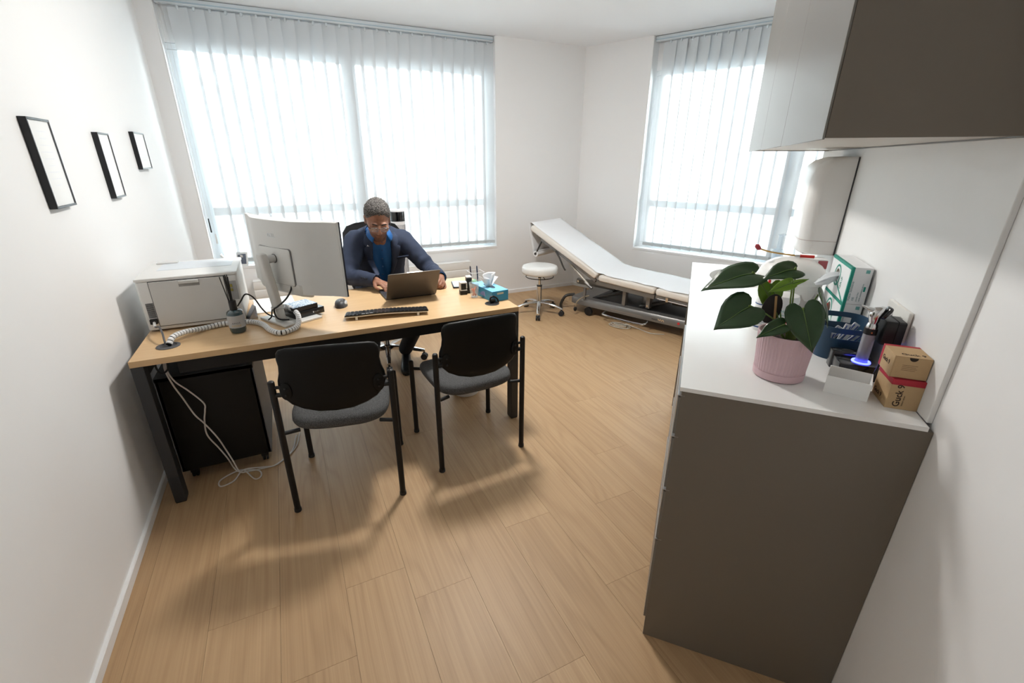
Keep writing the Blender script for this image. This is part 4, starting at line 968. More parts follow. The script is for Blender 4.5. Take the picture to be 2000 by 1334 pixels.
# ------------------------------------------------------------------ examination couch
cl = W2 * -2.256 + W2N * 3.921
t = thing('examination_couch', 'white examination couch with raised headrest on a grey lifting base', 'couch', (cl.x, cl.y, 0), math.atan2(W2.y, W2.x))
m_cush = mat('couch_cream_vinyl', (226, 219, 210), 0.45, var=0.015)
m_sheet = mat('couch_paper_sheet', (240, 241, 243), 0.85, var=0.01)
m_cgrey = mat('couch_grey_metal', (128, 126, 124), 0.35, metal=0.55, var=0.03)
m_cdark = mat('couch_dark_metal', (60, 58, 56), 0.45, metal=0.3, var=0.04)
CW = 0.62; SL = -0.048
HA = math.atan2(0.408, 0.845)     # slope of the raised head section
MH = Matrix.Translation((0, 0, 0.45)) @ Matrix.Rotation(PI - 0, 4, 'Z')
def hd(x, y, dz): # head section frame: x distance from the hinge, dz above its top
    c, s_ = math.cos(HA), math.sin(HA); return (-x * c - 0 + dz * s_ * 1.0, y, 0.45 + x * s_ + dz * c)
def cushion(fn, L0, L1, th, name, m):
    rings = []
    for y, ins in ((0.0, 0.012), (0.004, 0.004), (0.014, 0.0), (CW - 0.014, 0.0), (CW - 0.004, 0.004), (CW, 0.012)):
        r = []; a, b2 = L0 + ins, L1 - ins; rr = 0.018
        for cx_, cz_, a0 in ((b2 - rr, -ins - rr, 0), (a + rr, -ins - rr, 90), (a + rr, -th + ins + rr, 180), (b2 - rr, -th + ins + rr, 270)):
            for q in range(5):
                an = math.radians(a0 + 22.5 * q); r.append(fn(cx_ + rr * math.cos(an), y, cz_ + rr * math.sin(an)))
        rings.append(r)
    return MB().loft(rings).obj(name, m, t, smooth=50)
def ft(x, y, dz): return (x, y, 0.45 + SL * x + dz)
cushion(hd, 0.012, 0.945, 0.06, 'head_cushion', m_cush)
cushion(ft, 0.006, 0.60, 0.06, 'seat_cushion', m_cush)
cushion(ft, 0.612, 1.25, 0.06, 'leg_cushion', m_cush)
# disposable sheet: over the head end, down both cushions
path = []
path += [(-0.844, 0.560), (-0.858, 0.62), (-0.874, 0.69), (-0.890, 0.76), (-0.902, 0.82), (-0.906, 0.855), (-0.898, 0.876), (-0.880, 0.882)]
for k in range(10): p = hd(0.92 - 0.097 * k, 0, 0.003); path.append((p[0], p[2]))
path += [(-0.02, 0.467), (0.05, 0.457)]
for k in range(1, 16): p = ft(0.08 * k, 0, 0.003); path.append((p[0], p[2]))
path = [Vector((x, 0, z)) for x, z in path]
b = MB(); vs = []; fs = []; ny = 14
rr = random.Random(2)
for i, p in enumerate(path):
    for j in range(ny + 1):
        f = j / ny; edge = 0.028 + (0.012 * math.sin(i * 1.7) + 0.010 * math.sin(i * 0.8 + 1) if i > 18 else 0.004 * math.sin(i))
        y = edge + (CW - 0.03 - edge) * f
        dz = 0.0018 * math.sin(i * 1.3 + j * 0.9) + (0.006 * max(0, 1 - f * 5) * abs(math.sin(i * 1.9)) if i > 18 else 0.0)
        if i < 8: dz = 0
        vs.append((p.x, y, p.z + max(dz, -0.0015)))
for i in range(len(path) - 1):
    for j in range(ny): fs.append((i*(ny+1)+j, i*(ny+1)+j+1, (i+1)*(ny+1)+j+1, (i+1)*(ny+1)+j))
sh = b.add(vs, fs).obj('paper_sheet', m_sheet, t, smooth=80); so = sh.modifiers.new('solid', 'SOLIDIFY'); so.thickness = 0.001; so.offset = 1
MB().cyl((-0.812, 0.03, 0.553), (-0.812, CW - 0.05, 0.553), 0.032, n=28).obj('paper_roll', m_sheet, t)
MB().cyl((-0.812, 0.022, 0.553), (-0.812, CW - 0.03, 0.553), 0.014, n=18).obj('roll_core', m_cdark, t)
for y in (0.03, CW - 0.04):
    MB().box((-0.006, y, 0), (0.006, y + 0.012, 0.16), Matrix.Translation((-0.812, 0, 0.553)) @ Matrix.Rotation(math.radians(28), 4, 'Y')).obj('roll_bracket', m_cdark, t)
def fbar(name, fn, x0, x1, y0, y1, z0, z1, m):
    return MB().add([fn(x0,y0,z0), fn(x1,y0,z0), fn(x1,y1,z0), fn(x0,y1,z0), fn(x0,y0,z1), fn(x1,y0,z1), fn(x1,y1,z1), fn(x0,y1,z1)], [(0,3,2,1),(4,5,6,7),(0,1,5,4),(1,2,6,5),(2,3,7,6),(3,0,4,7)]).obj(name, m, t, bevel=0.002)
for y0 in (0.015, CW - 0.045):
    fbar('head_frame', hd, 0.0, 0.78, y0, y0 + 0.03, -0.09, -0.06, m_cgrey)
    fbar('seat_frame', ft, -0.02, 0.60, y0, y0 + 0.03, -0.105, -0.06, m_cgrey)
    fbar('leg_frame', ft, 0.612, 1.24, y0, y0 + 0.03, -0.092, -0.06, m_cgrey)
for x in (0.06, 0.55): fbar('cross_bar', ft, x, x + 0.04, 0.045, CW - 0.045, -0.10, -0.062, m_cdark)
fbar('cross_bar', hd, 0.70, 0.74, 0.045, CW - 0.045, -0.088, -0.062, m_cdark)
MB().tube([ft(0.64, -0.004, -0.085), ft(1.24, -0.004, -0.085)], 0.005, 8).obj('accessory_rail', m_chrome, t)
for x in (0.72, 0.98): MB().box(ft(x, -0.011, -0.095), ft(x + 0.022, 0.014, -0.075 + 0.02)).obj('rail_clamp', m_chrome, t)
# lifting base: long grey cover with sloping ends
def base_ring(x, w0, w1, z1):
    return [(x, w0, 0.10), (x, w0 - 0.002, 0.150), (x, w0 + 0.012, z1 - 0.004), (x, w0 + 0.05, z1), (x, w1 - 0.05, z1), (x, w1 - 0.012, z1 - 0.004), (x, w1, 0.150), (x, w1, 0.10)]
MB().loft([base_ring(-0.345, 0.09, CW - 0.09, 0.155), base_ring(-0.315, 0.04, CW - 0.05, 0.170), base_ring(-0.24, 0.015, CW - 0.03, 0.176), base_ring(1.02, 0.015, CW - 0.03, 0.176), base_ring(1.10, 0.04, CW - 0.05, 0.168)]).obj('base_cover', m_cgrey, t, smooth=40)
MB().box((-0.10, 0.10, 0.1755), (0.95, CW - 0.12, 0.180)).obj('base_tray', mat('tray_black', (24, 24, 26), 0.5), t)
for y in (0.13, CW - 0.16):
    for x0, x1 in ((-0.06, 0.34), (0.42, 0.82)):
        MB().tube([(x0, y, 0.185), (x1, y + 0.0, 0.33)], 0.018, 8).obj('lift_arm', m_cdark, t)
MB().box((0.255, 0.06, 0.176), (0.292, 0.11, 0.345)).obj('lift_post', m_cgrey, t, bevel=0.004)
MB().box((0.505, 0.06, 0.20), (0.545, 0.11, 0.345)).obj('lift_post', m_cgrey, t, bevel=0.004)
MB().cyl((0.525, 0.052, 0.225), (0.525, 0.062, 0.225), 0.010).obj('pivot_bolt', m_chrome, t)
MB().rbox((0.40, 0.20, 0.18), (0.52, 0.36, 0.30), 0.02).obj('motor', mat('motor_silver', (170, 174, 178), 0.35, metal=0.6), t)
MB().rbox((0.72, 0.14, 0.255), (0.95, 0.30, 0.325), 0.02).obj('control_box', m_cdark, t)
MB().rbox((-0.41, 0.26, 0.245), (0.06, 0.30, 0.305), 0.012, axis=1).obj('support_arm', m_cgrey, t)
MB().cyl((-0.385, 0.252, 0.275), (-0.385, 0.262, 0.275), 0.012).obj('pivot_bolt', m_chrome, t)
MB().cyl(hd(0.42, 0.06, -0.10), (-0.105, 0.06, 0.295), 0.011, n=14).obj('gas_strut', mat('strut_light', (205, 200, 192), 0.35, metal=0.3), t)
MB().cyl((-0.18, 0.06, 0.335), (-0.09, 0.06, 0.287), 0.016, n=14).obj('strut_sleeve', m_cgrey, t)
MB().tube(smoothpath([hd(0.55, 0.005, -0.075), (-0.47, 0.0, 0.56), (-0.42, -0.004, 0.48), (-0.385, -0.006, 0.44)], 4), 0.008, 10).obj('release_lever', m_cdark, t)
MB().box((-0.155, 0.0, 0.17), (-0.13, 0.02, 0.29), None).obj('strut_bracket', m_cgrey, t)
# castors
for x, y in ((-0.095, 0.03), (0.98, 0.03), (-0.095, CW - 0.06), (0.98, CW - 0.06)):
    c = MB().cyl((x, y + 0.012, 0.045), (x, y + 0.012, 0.11), 0.012).obj('castor', m_cdark, t)
    MB().lathe([(0.030, -0.014), (0.042, -0.013), (0.045, -0.008), (0.045, 0.008), (0.042, 0.013), (0.030, 0.014)], 28, Matrix.Translation((x, y, 0.045)) @ Matrix.Rotation(PI / 2, 4, 'X')).obj('wheel', m_blackp, c)
MB().tube(smoothpath([(0.115, 0.06, 0.085), (0.10, -0.01, 0.078), (0.13, -0.035, 0.070), (0.30, -0.036, 0.062), (0.48, -0.036, 0.062), (0.545, -0.03, 0.066), (0.565, 0.02, 0.085), (0.56, 0.06, 0.10)], 6), 0.010, 10).obj('foot_bar', m_chrome, t)
MB().tube(smoothpath([(-0.10, 0.03, 0.215), (-0.16, -0.005, 0.19), (-0.205, -0.03, 0.14), (-0.215, -0.035, 0.085)], 5), 0.005, 8).obj('brake_lever', mat('lever_brass', (190, 176, 150), 0.3, metal=0.7), t)
MB().sphere((-0.218, -0.036, 0.062), (0.018, 0.018, 0.026), 14, 10).obj('lever_knob', m_blackp, t)
MB().tube(smoothpath([(-0.335, 0.12, 0.165), (-0.40, 0.05, 0.15), (-0.435, 0.02, 0.07), (-0.435, 0.02, 0.012)], 6), 0.016, 10).obj('front_foot', m_cdark, t)
# lettering and zigzag on the base beam
text('brand_lettering', 'wavy', 0.028, m_ink, t, frame_m((0.60, 0.0128, 0.121), (1, 0, 0), (0, 0, 1)), 0.0002)
zz = []
b = MB()
zp = [(0.664, 0.142), (0.678, 0.124), (0.688, 0.140), (0.700, 0.122), (0.711, 0.140), (0.723, 0.120)]
for (x0, z0), (x1, z1) in zip(zp, zp[1:]): b.cyl((x0, 0.0125, z0), (x1, 0.0125, z1), 0.0026, n=6)
b.obj('zigzag_logo', mat('logo_gold', (222, 190, 150), 0.5), t)
MB().box((0.17, 0.0118, 0.126), (0.50, 0.0132, 0.128)).obj('pinstripe', mat('stripe_bronze', (170, 150, 130), 0.4), t)
MB().cyl((0.86, 0.0135, 0.138), (0.86, 0.0095, 0.138), 0.012, n=20).obj('red_button', mat('button_red', (196, 48, 48), 0.4), t)
# coiled cable on the floor under the foot bar
t = thing('coiled_cable', 'coil of grey cable lying on the floor under the examination couch', 'cable')
c0_ = Vector((2.775, 3.300, 0))
pts = []
for k in range(52):
    a = 2*PI*k/16.3; r = 0.066 + 0.020 * math.sin(k * 0.11) + 0.004 * math.sin(k * 0.9); pts.append(c0_ + W2 * (1.25 * r * math.cos(a)) + W2N * (0.75 * r * math.sin(a)) + Vector((0, 0, 0.006 + 0.00055 * k)))
pts += [c0_ + W2 * x + W2N * y + Vector((0, 0, z)) for x, y, z in ((0.12, 0.04, 0.02), (0.2, 0.05, 0.006), (0.32, 0.02, 0.005), (0.42, 0.08, 0.005))]
MB().tube(smoothpath(pts, 3), 0.0042, 6).obj('cord', mat('cable_beige', (190, 186, 176), 0.5), t, smooth=80)

t = thing('waste_bin', 'small white waste bin on the floor under the right end of the desk', 'bin', (0.955, 2.70, 0))
MB().lathe([(0.088, 0.0), (0.092, 0.004), (0.112, 0.27), (0.114, 0.275), (0.110, 0.275), (0.090, 0.008), (0.001, 0.008)], 40, caps=False).obj('shell', m_whitep, t)
MB().torus((0, 0, 0.275), 0.1125, 0.003, 40, 8).obj('rim', m_whitep, t)
# ------------------------------------------------------------------ base cabinet, worktop, wall cabinet (frame: x = from cabinet front to wall, y = along the run)
m_taupe = mat('taupe_lacquer', (116, 108, 97), 0.42, var=0.015, nscale=60, spec=0.4)
m_taupeg = mat('taupe_gloss_front', (118, 114, 108), 0.36, var=0.012, nscale=40, spec=0.5)
m_top = mat('white_worktop', (240, 240, 238), 0.16, var=0.006, spec=0.5)
m_alu = mat('brushed_aluminium', (190, 192, 194), 0.3, metal=0.8)
KR = -AR; ZT = 0.956; UE = WU - 0.013
t = thing('base_cabinet', 'taupe base cabinet with drawers under the white worktop', 'cabinet', tuple(KO), KR)
MB().box((0, 0, 0), (WU - 0.001, 0.018, 0.944)).obj('end_panel', m_taupe, t, bevel=0.0012)
MB().box((0.003, 1.682, 0), (WU - 0.001, 1.70, 0.944)).obj('end_panel', m_taupe, t, bevel=0.0012)
MB().box((0.03, 0.60, 0.08), (WU - 0.001, 0.618, 0.944)).obj('partition', m_taupe, t)
MB().box((WU - 0.02, 0.018, 0.08), (WU - 0.002, 1.682, 0.944)).obj('back_panel', m_taupe, t)
MB().box((0.03, 0.018, 0.08), (WU - 0.02, 1.682, 0.098)).obj('bottom_panel', m_taupe, t)
MB().box((0.07, 0.018, 0.0), (0.085, 1.682, 0.08)).obj('plinth', m_taupe, t)
for z0, z1 in ((0.085, 0.42), (0.43, 0.61), (0.625, 0.795), (0.81, 0.925)):
    d = MB().box((-0.007, 0.001, z0), (0.012, 0.600, z1)).obj('drawer_front', m_taupeg, t, bevel=0.001)
    MB().box((0.012, 0.03, z0 + 0.02), (0.46, 0.59, z1 - 0.02)).obj('drawer_box', m_whitep, d)
    MB().prism([(-0.009, z1 - 0.012), (-0.0065, z1 - 0.012), (-0.0065, z1 + 0.004), (0.010, z1 + 0.004), (0.010, z1 + 0.0065), (-0.009, z1 + 0.0065)], 0.0, 0.600, axis=1).obj('edge_pull', m_alu, d)
for v0, v1 in ((0.622, 1.148), (1.152, 1.678)):
    d = MB().box((0.060, v0, 0.085), (0.078, v1, 0.93)).obj('door', m_taupeg, t, bevel=0.001)
    MB().rbox((0.050, v1 - 0.05, 0.80), (0.060, v1 - 0.04, 0.90), 0.003).obj('handle', m_alu, d)

# worktop with an oval cut-out for the basin
SC = Vector((0.235, 1.40)); SRU, SRV = 0.150, 0.215
n = 64; inner = []; outer = []
x0, x1, y0, y1 = -0.005, UE, -0.002, 1.705
for i in range(n):
    a = 2*PI*i/n; inner.append((SC.x + SRU*math.cos(a), SC.y + SRV*math.sin(a)))
    dx, dy = math.cos(a), math.sin(a)
    tt = min(((x1 - SC.x) / dx if dx > 1e-9 else 1e9), ((x0 - SC.x) / dx if dx < -1e-9 else 1e9), ((y1 - SC.y) / dy if dy > 1e-9 else 1e9), ((y0 - SC.y) / dy if dy < -1e-9 else 1e9))
    outer.append((SC.x + dx*tt, SC.y + dy*tt))
for cx_, cy_ in ((x0, y0), (x1, y0), (x1, y1), (x0, y1)):
    i = min(range(n), key=lambda k: (outer[k][0]-cx_)**2 + (outer[k][1]-cy_)**2); outer[i] = (cx_, cy_)
rings = [[(x, y, 0.9445) for x, y in inner], [(x, y, 0.9445) for x, y in outer], [(x, y, ZT) for x, y in outer], [(x, y, ZT) for x, y in inner], [(x, y, 0.9445) for x, y in inner]]
o = MB().loft(rings, caps=False).obj('worktop', m_top, smooth=0); o.location = KO; o.rotation_euler = (0, 0, KR)
tag(o, 'long glossy white worktop on the taupe base cabinet', 'worktop')
t = thing('sink', 'oval white basin set into the far end of the white worktop', 'sink', tuple(kw(SC.x, SC.y, 0)), KR)
rings = []
for s_, z in ((1.0, 0.9555), (0.985, 0.950), (0.97, 0.93), (0.90, 0.87), (0.70, 0.83), (0.35, 0.815), (0.08, 0.812)):
    rings.append([(SRU*0.998*s_*math.cos(2*PI*i/48), SRV*0.998*s_*math.sin(2*PI*i/48), z) for i in range(48)])
MB().loft(rings, caps=False).obj('basin', mat('ceramic_white', (226, 226, 224), 0.12, var=0.005), t, smooth=60)
MB().lathe([(0.028, 0.8135), (0.024, 0.8165), (0.004, 0.8165)], 28).obj('drain', m_chrome, t)

# wall cabinet
t = thing('wall_cabinet', 'taupe wall cabinet with three handleless doors above the worktop', 'cabinet', tuple(kw(0, 0, 0)), KR)
ZB0, ZB1 = 1.562, 2.36
MB().box((0.192, 0, ZB0), (WU - 0.0005, 0.018, ZB1)).obj('side_panel', m_taupe, t, bevel=0.001)
MB().box((0.192, 1.682, ZB0), (WU - 0.0005, 1.70, ZB1)).obj('side_panel', m_taupe, t, bevel=0.001)
MB().box((0.192, 0.018, ZB0 + 0.004), (WU - 0.0005, 1.682, ZB0 + 0.022)).obj('bottom_panel', mat('cabinet_white_inside', (214, 208, 200), 0.5), t)
MB().box((0.192, 0.018, ZB1 - 0.018), (WU - 0.0005, 1.682, ZB1)).obj('top_panel', m_taupe, t)
MB().box((WU - 0.01, 0.018, ZB0 + 0.022), (WU - 0.001, 1.682, ZB1 - 0.018)).obj('back_panel', m_taupe, t)
for v0, v1 in ((0.0, 0.5655), (0.5675, 1.1325), (1.1345, 1.70)):
    MB().box((0.187, v0, ZB0 - 0.003), (0.1915, v1, ZB1)).obj('door', m_taupeg, t, bevel=0.0012)

# ------------------------------------------------------------------ things on the worktop
def kthing(name, label, cat, u, v, z=ZT, rz=0.0, group=None):
    return thing(name, label, cat, tuple(kw(u, v, z)), KR + math.radians(rz), group)

# paper towel dispenser on the wall
t = kthing('towel_dispenser', 'tall white paper towel dispenser with rounded top on the wall', 'dispenser', 0, 0, 0)
v0, v1 = 1.07, 1.36
def drow(z, du, pin):
    r = []; uw, uf = WU - 0.018, WU - 0.018 - du
    rr = 0.05
    for i in range(9):
        a = math.radians(90 * i / 8); r.append((uf + rr - rr*math.sin(a), v0 + pin + rr - rr*math.cos(a), z))
    for i in range(9):
        a = math.radians(90 * i / 8); r.append((uf + rr - rr*math.cos(a), v1 - pin - rr + rr*math.sin(a), z))
    return [(uw, v0 + pin, z)] + r + [(uw, v1 - pin, z)]
prof = [(1.150, 0.118, 0.012), (1.155, 0.126, 0.006), (1.20, 0.130, 0.004), (1.35, 0.137, 0.0), (1.46, 0.136, 0.0), (1.500, 0.122, 0.0), (1.520, 0.098, 0.0), (1.530, 0.070, 0.002), (1.534, 0.052, 0.004)]
MB().loft([drow(*p) for p in prof]).obj('cover', mat('dispenser_white', (222, 220, 217), 0.25, var=0.01), t, smooth=50)
MB().box((WU - 0.018, v0 + 0.002, 1.152), (WU - 0.0125, v1 - 0.002, 1.532)).obj('back_plate', mat('dispenser_grey', (70, 70, 72), 0.5), t)
MB().loft([[(x, y, z + 0.0) for x, y, z in [(p[0] - (0.0008 if p[0] < WU - 0.02 else 0), p[1] + (-0.0008 if p[1] < 1.2 else 0.0008), p[2]) for p in drow(zz, du, pin)]] for zz, du, pin in ((1.206, 0.1303, 0.0037), (1.2075, 0.1304, 0.0036))], caps=False).obj('cover_seam', mat('seam_rose', (170, 150, 146), 0.5), t)
MB().box((WU - 0.12, v0 + 0.05, 1.144), (WU - 0.04, v1 - 0.05, 1.151)).obj('towel_slot', m_darkp, t)

# potted plant
PU, PV = 0.247, 0.178
t = kthing('potted_plant', 'anthurium with glossy heart-shaped leaves in a ribbed pink pot', 'plant', PU, PV)
m_pink = mat('pink_ceramic', (205, 174, 180), 0.5, var=0.012)
b = MB(); rings = []; nn = 144
for k, (r, z) in enumerate(((0.0625, 0.022), (0.0632, 0.026), (0.0655, 0.06), (0.068, 0.09), (0.0705, 0.118), (0.0715, 0.126))):
    rings.append([((r + (0.0007 if i % 3 == 0 else -0.0004)) * math.cos(2*PI*i/nn), (r + (0.0007 if i % 3 == 0 else -0.0004)) * math.sin(2*PI*i/nn), z) for i in range(nn)])
rings.append([(0.0722*math.cos(2*PI*i/nn), 0.0722*math.sin(2*PI*i/nn), 0.128) for i in range(nn)])
rings.append([(0.0715*math.cos(2*PI*i/nn), 0.0715*math.sin(2*PI*i/nn), 0.131) for i in range(nn)])
rings.append([(0.0675*math.cos(2*PI*i/nn), 0.0675*math.sin(2*PI*i/nn), 0.130) for i in range(nn)])
rings.append([(0.064*math.cos(2*PI*i/nn), 0.064*math.sin(2*PI*i/nn), 0.105) for i in range(nn)])
b.loft(rings, caps=False).obj('pot', m_pink, t, smooth=25)
MB().lathe([(0.052, 0.0), (0.060, 0.001), (0.0635, 0.004), (0.0648, 0.021), (0.0645, 0.0235), (0.0620, 0.0235), (0.060, 0.012), (0.001, 0.010)], 64, caps=False).obj('saucer', m_pink, t)
MB().lathe([(0.0655, 0.106), (0.055, 0.110), (0.03, 0.113), (0.001, 0.114)], 40, caps=False).obj('soil', mat('potting_soil', (46, 34, 28), 0.95, var=0.4, nscale=160, bump=1.0, bscale=300), t)
m_leaf = mat('leaf_dark_green', (38, 66, 34), 0.28, var=0.18, nscale=26, coat=0.15)
m_leafb = mat('leaf_bright_green', (104, 140, 40), 0.35, var=0.15, nscale=26)
m_vein = mat('leaf_vein', (88, 116, 58), 0.4)
m_stem = mat('petiole_green', (96, 122, 52), 0.45)
HEART = [(0.0, 0.0), (-0.10, 0.06), (-0.185, 0.16), (-0.195, 0.27), (-0.14, 0.38), (-0.02, 0.45), (0.14, 0.47), (0.32, 0.435), (0.50, 0.35), (0.67, 0.24), (0.82, 0.125), (0.92, 0.05), (1.0, 0.0)]
def leaf(base, tip, up, width=1.0, droop=0.12, fold=0.25, m=m_leaf, stem_from=None, twist=0.0):
    base = Vector(base); tip = Vector(tip); d = tip - base; L = d.length; x = d.normalized()
    z = Vector(up); z = (z - x * z.dot(x)).normalized(); y = z.cross(x)
    out = HEART + [(a, -c) for a, c in HEART[-2:0:-1]]
    K = 6; vs = []; fs = []; no = len(out)
    def P(a, c):
        c2 = c * width
        h = fold * abs(c2) - droop * 4 * (a - 0.5) ** 2 * 0.5 + droop * 0.5 - 0.35 * fold * (c2 ** 2) * 2 + 0.015 * math.sin(a * 9 + c * 7)
        return base + x * (a * L) + y * (c2 * L) + z * (h * L)
    for k in range(1, K + 1):
        f = k / K
        for a, c in out: vs.append(P(a * f + 0.0, c * f))
    vs.append(P(0, 0)); c0 = len(vs) - 1
    for i in range(no):
        j = (i + 1) % no; fs.append((c0, i, j))
        for k in range(K - 1): fs.append((k*no+i, (k+1)*no+i, (k+1)*no+j, k*no+j))
    lf = MB().add(vs, fs).obj('leaf', m, t, smooth=80)
    so = lf.modifiers.new('solid', 'SOLIDIFY'); so.thickness = 0.0009
    MB().tube([P(0.97 * i / 10, 0) + z * 0.0008 for i in range(11)], 0.0012, 5, rad=[0.0016 - 0.0012 * i / 10 for i in range(11)]).obj('midrib', m_vein, lf, smooth=80)
    if stem_from is not None:
        s0 = Vector(stem_from); b_ = P(0, 0); mid = s0.lerp(b_, 0.55) + Vector((0, 0, 0.02)) + (b_ - s0).cross(Vector((0, 0, 1))) * 0.06
        MB().tube(smoothpath([s0, s0.lerp(mid, 0.5) + Vector((0, 0, 0.012)), mid, b_ - x * 0.004, b_], 6), 0.0021, 7).obj('petiole', m_stem, t, smooth=80)
def pl(u, z, v): return Vector((u - PU, v - PV, z - ZT))
CAM = Vector((-0.035 - PU, -1.17 - PV, 1.52 - ZT))   # direction towards the room, for leaf faces
leaf(pl(0.136, 1.232, 0.20), pl(0.012, 1.178, 0.165), (0.28, -0.30, 0.90), 0.80, 0.12, 0.12, stem_from=(-0.008, -0.004, 0.11))
leaf(pl(0.136, 1.158, 0.13), pl(0.058, 1.090, 0.105), (-0.25, -0.70, 0.66), 1.12, 0.10, 0.18, stem_from=(-0.004, -0.010, 0.11))
leaf(pl(0.232, 1.252, 0.20), pl(0.156, 1.222, 0.17), (0.15, -0.45, 0.88), 0.85, 0.16, 0.12, stem_from=(0.004, 0.004, 0.11))
leaf(pl(0.222, 1.226, 0.15), pl(0.170, 1.204, 0.12), (0.1, -0.75, 0.6), 0.55, 0.08, 0.10, m_leafb, (0.002, -0.006, 0.11))
leaf(pl(0.224, 1.224, 0.15), pl(0.262, 1.238, 0.16), (-0.2, -0.6, 0.8), 0.45, 0.06, 0.10, m_leafb)
leaf(pl(0.258, 1.166, 0.125), pl(0.296, 1.062, 0.100), (-0.18, -0.95, 0.22), 0.82, 0.08, 0.10, stem_from=(0.010, -0.004, 0.11))
leaf(pl(0.300, 1.192, 0.19), pl(0.336, 1.106, 0.185), (0.92, -0.30, 0.25), 0.60, 0.05, 0.30, stem_from=(0.012, 0.004, 0.11))
leaf(pl(0.222, 1.120, 0.125), pl(0.163, 1.082, 0.105), (0.0, -0.55, 0.83), 0.70, 0.08, 0.22, stem_from=(-0.002, -0.012, 0.11))
leaf(pl(0.188, 1.200, 0.215), pl(0.196, 1.120, 0.205), (0.10, -0.97, 0.2), 0.85, 0.05, 0.12, m_leafb, (-0.010, 0.010, 0.11))
b = MB().prism([(0.024 * math.cos(2*PI*i/24) * (1.0), 0.042 * math.sin(2*PI*i/24)) for i in range(24)], -0.001, 0.001, axis=1, M=Matrix.Translation((-0.050, 0.006, 0.188)) @ Matrix.Rotation(math.radians(8), 4, 'Y'))
b.obj('plant_tag', mat('tag_black', (26, 20, 20), 0.5, var=0.3, nscale=120), t)
MB().cyl((-0.030, 0.002, 0.10), (-0.046, 0.003, 0.225), 0.003, n=8).obj('tag_stick', mat('bamboo', (176, 140, 96), 0.6), t)
MB().lathe([(0.013, 0.10), (0.012, 0.13), (0.008, 0.15), (0.002, 0.155)], 16, Matrix.Translation((0.010, 0.0, 0))).obj('crown', m_stem, t)

# disinfectant bottle and wipes tub
t = kthing('disinfectant_bottle', 'white bottle with blue label stripes and red nozzle behind the plant', 'bottle', 0.241, 0.584)
m_bw = mat('bottle_white', (230, 230, 228), 0.35)
MB().lathe([(0.027, 0.0), (0.029, 0.003), (0.0295, 0.10), (0.027, 0.116), (0.018, 0.126), (0.013, 0.130), (0.013, 0.146)], 36).obj('body', m_bw, t)
MB().lathe([(0.0136, 0.138), (0.0136, 0.156), (0.0105, 0.160), (0.005, 0.162), (0.0045, 0.170)], 24).obj('cap', m_bw, t)
MB().lathe([(0.0046, 0.166), (0.0046, 0.178), (0.002, 0.180)], 16).obj('nozzle', mat('nozzle_red', (206, 40, 40), 0.4), t)
for z0, z1 in ((0.012, 0.017), (0.094, 0.098)): MB().lathe([(0.0298, z0), (0.0298, z1)], 36, caps=False).obj('label_stripe', mat('label_blue', (52, 84, 140), 0.5), t)
b = MB()
for k in range(9):
    z = 0.026 + k * 0.0065; a0, a1 = -2.4, -0.9 + 0.2 * math.sin(k * 2.3)
    b.loft([[(0.0298*math.cos(a0 + (a1-a0)*i/10), 0.0298*math.sin(a0 + (a1-a0)*i/10), z) for i in range(11)], [(0.0298*math.cos(a0 + (a1-a0)*i/10), 0.0298*math.sin(a0 + (a1-a0)*i/10), z + 0.0018) for i in range(11)]], caps=False, close=False)
tag(b.obj('label_print', mat('print_slate', (120, 128, 150), 0.6), t), kind='stuff')
t = kthing('wipes_tub', 'round white wipes tub with green and red lettering behind the plant', 'tub', 0.312, 0.645)
MB().lathe([(0.041, 0.0), (0.043, 0.003), (0.044, 0.092), (0.046, 0.094), (0.046, 0.106), (0.042, 0.117), (0.03, 0.122), (0.005, 0.123)], 44).obj('body', m_bw, t)
for s_, z, sz, mm in (('HBV', 0.062, 0.014, mat('print_teal', (70, 160, 160), 0.6)), ('DESINFEKTION', 0.050, 0.006, mat('print_teal', (70, 160, 160))), ('wipes', 0.038, 0.009, mat('print_red', (190, 50, 60), 0.6))):
    q = text('lettering', s_, sz, mm, t, Matrix.Translation((0, 0, z)) @ Matrix.Rotation(PI / 2, 4, 'X'), 0.0, 'CENTER'); wrap_text(q, 0.0446)
MB().cyl((0.012, -0.0432, 0.028), (0.012, -0.0442, 0.028), 0.009, n=20).obj('red_dot', mat('print_red', (190, 50, 60)), t)

# white bin with domed lid, and what lies on it
t = kthing('lidded_bin', 'large white rounded bin with a domed lid on the worktop', 'bin', 0.362, 0.905)
MB().lathe([(0.096, 0.0), (0.100, 0.004), (0.108, 0.06), (0.113, 0.12)], 56).obj('body', mat('bin_white', (222, 221, 218), 0.35), t)
MB().lathe([(0.114, 0.115), (0.1175, 0.120), (0.1175, 0.140), (0.113, 0.160), (0.098, 0.180), (0.072, 0.196), (0.045, 0.204), (0.02, 0.207), (0.001, 0.2075)], 56).obj('lid', mat('bin_lid_white', (230, 229, 226), 0.3), t)
MB().cyl((0, 0, 0), (0, 0, 0.004), 0.036, n=32).obj('round_latch', mat('latch_grey', (190, 186, 182), 0.4), t)
q = t.children[-1]; q.matrix_local = Matrix.Translation((0.052, -0.089, 0.066)) @ Matrix.Rotation(math.radians(30), 4, 'Z') @ Matrix.Rotation(PI / 2 - 0.05, 4, 'X')
t = kthing('reflex_hammer', 'reflex hammer with red ends lying on top of the white bin', 'hammer', 0.362, 0.905, ZT + 0.2085)
MB().tube(smoothpath([(-0.132, -0.005, 0.024), (-0.09, -0.005, 0.014), (-0.03, -0.005, 0.008), (0.0, -0.005, 0.006)], 5), 0.0032, 8).obj('handle', mat('hammer_wood', (190, 150, 84), 0.5), t)
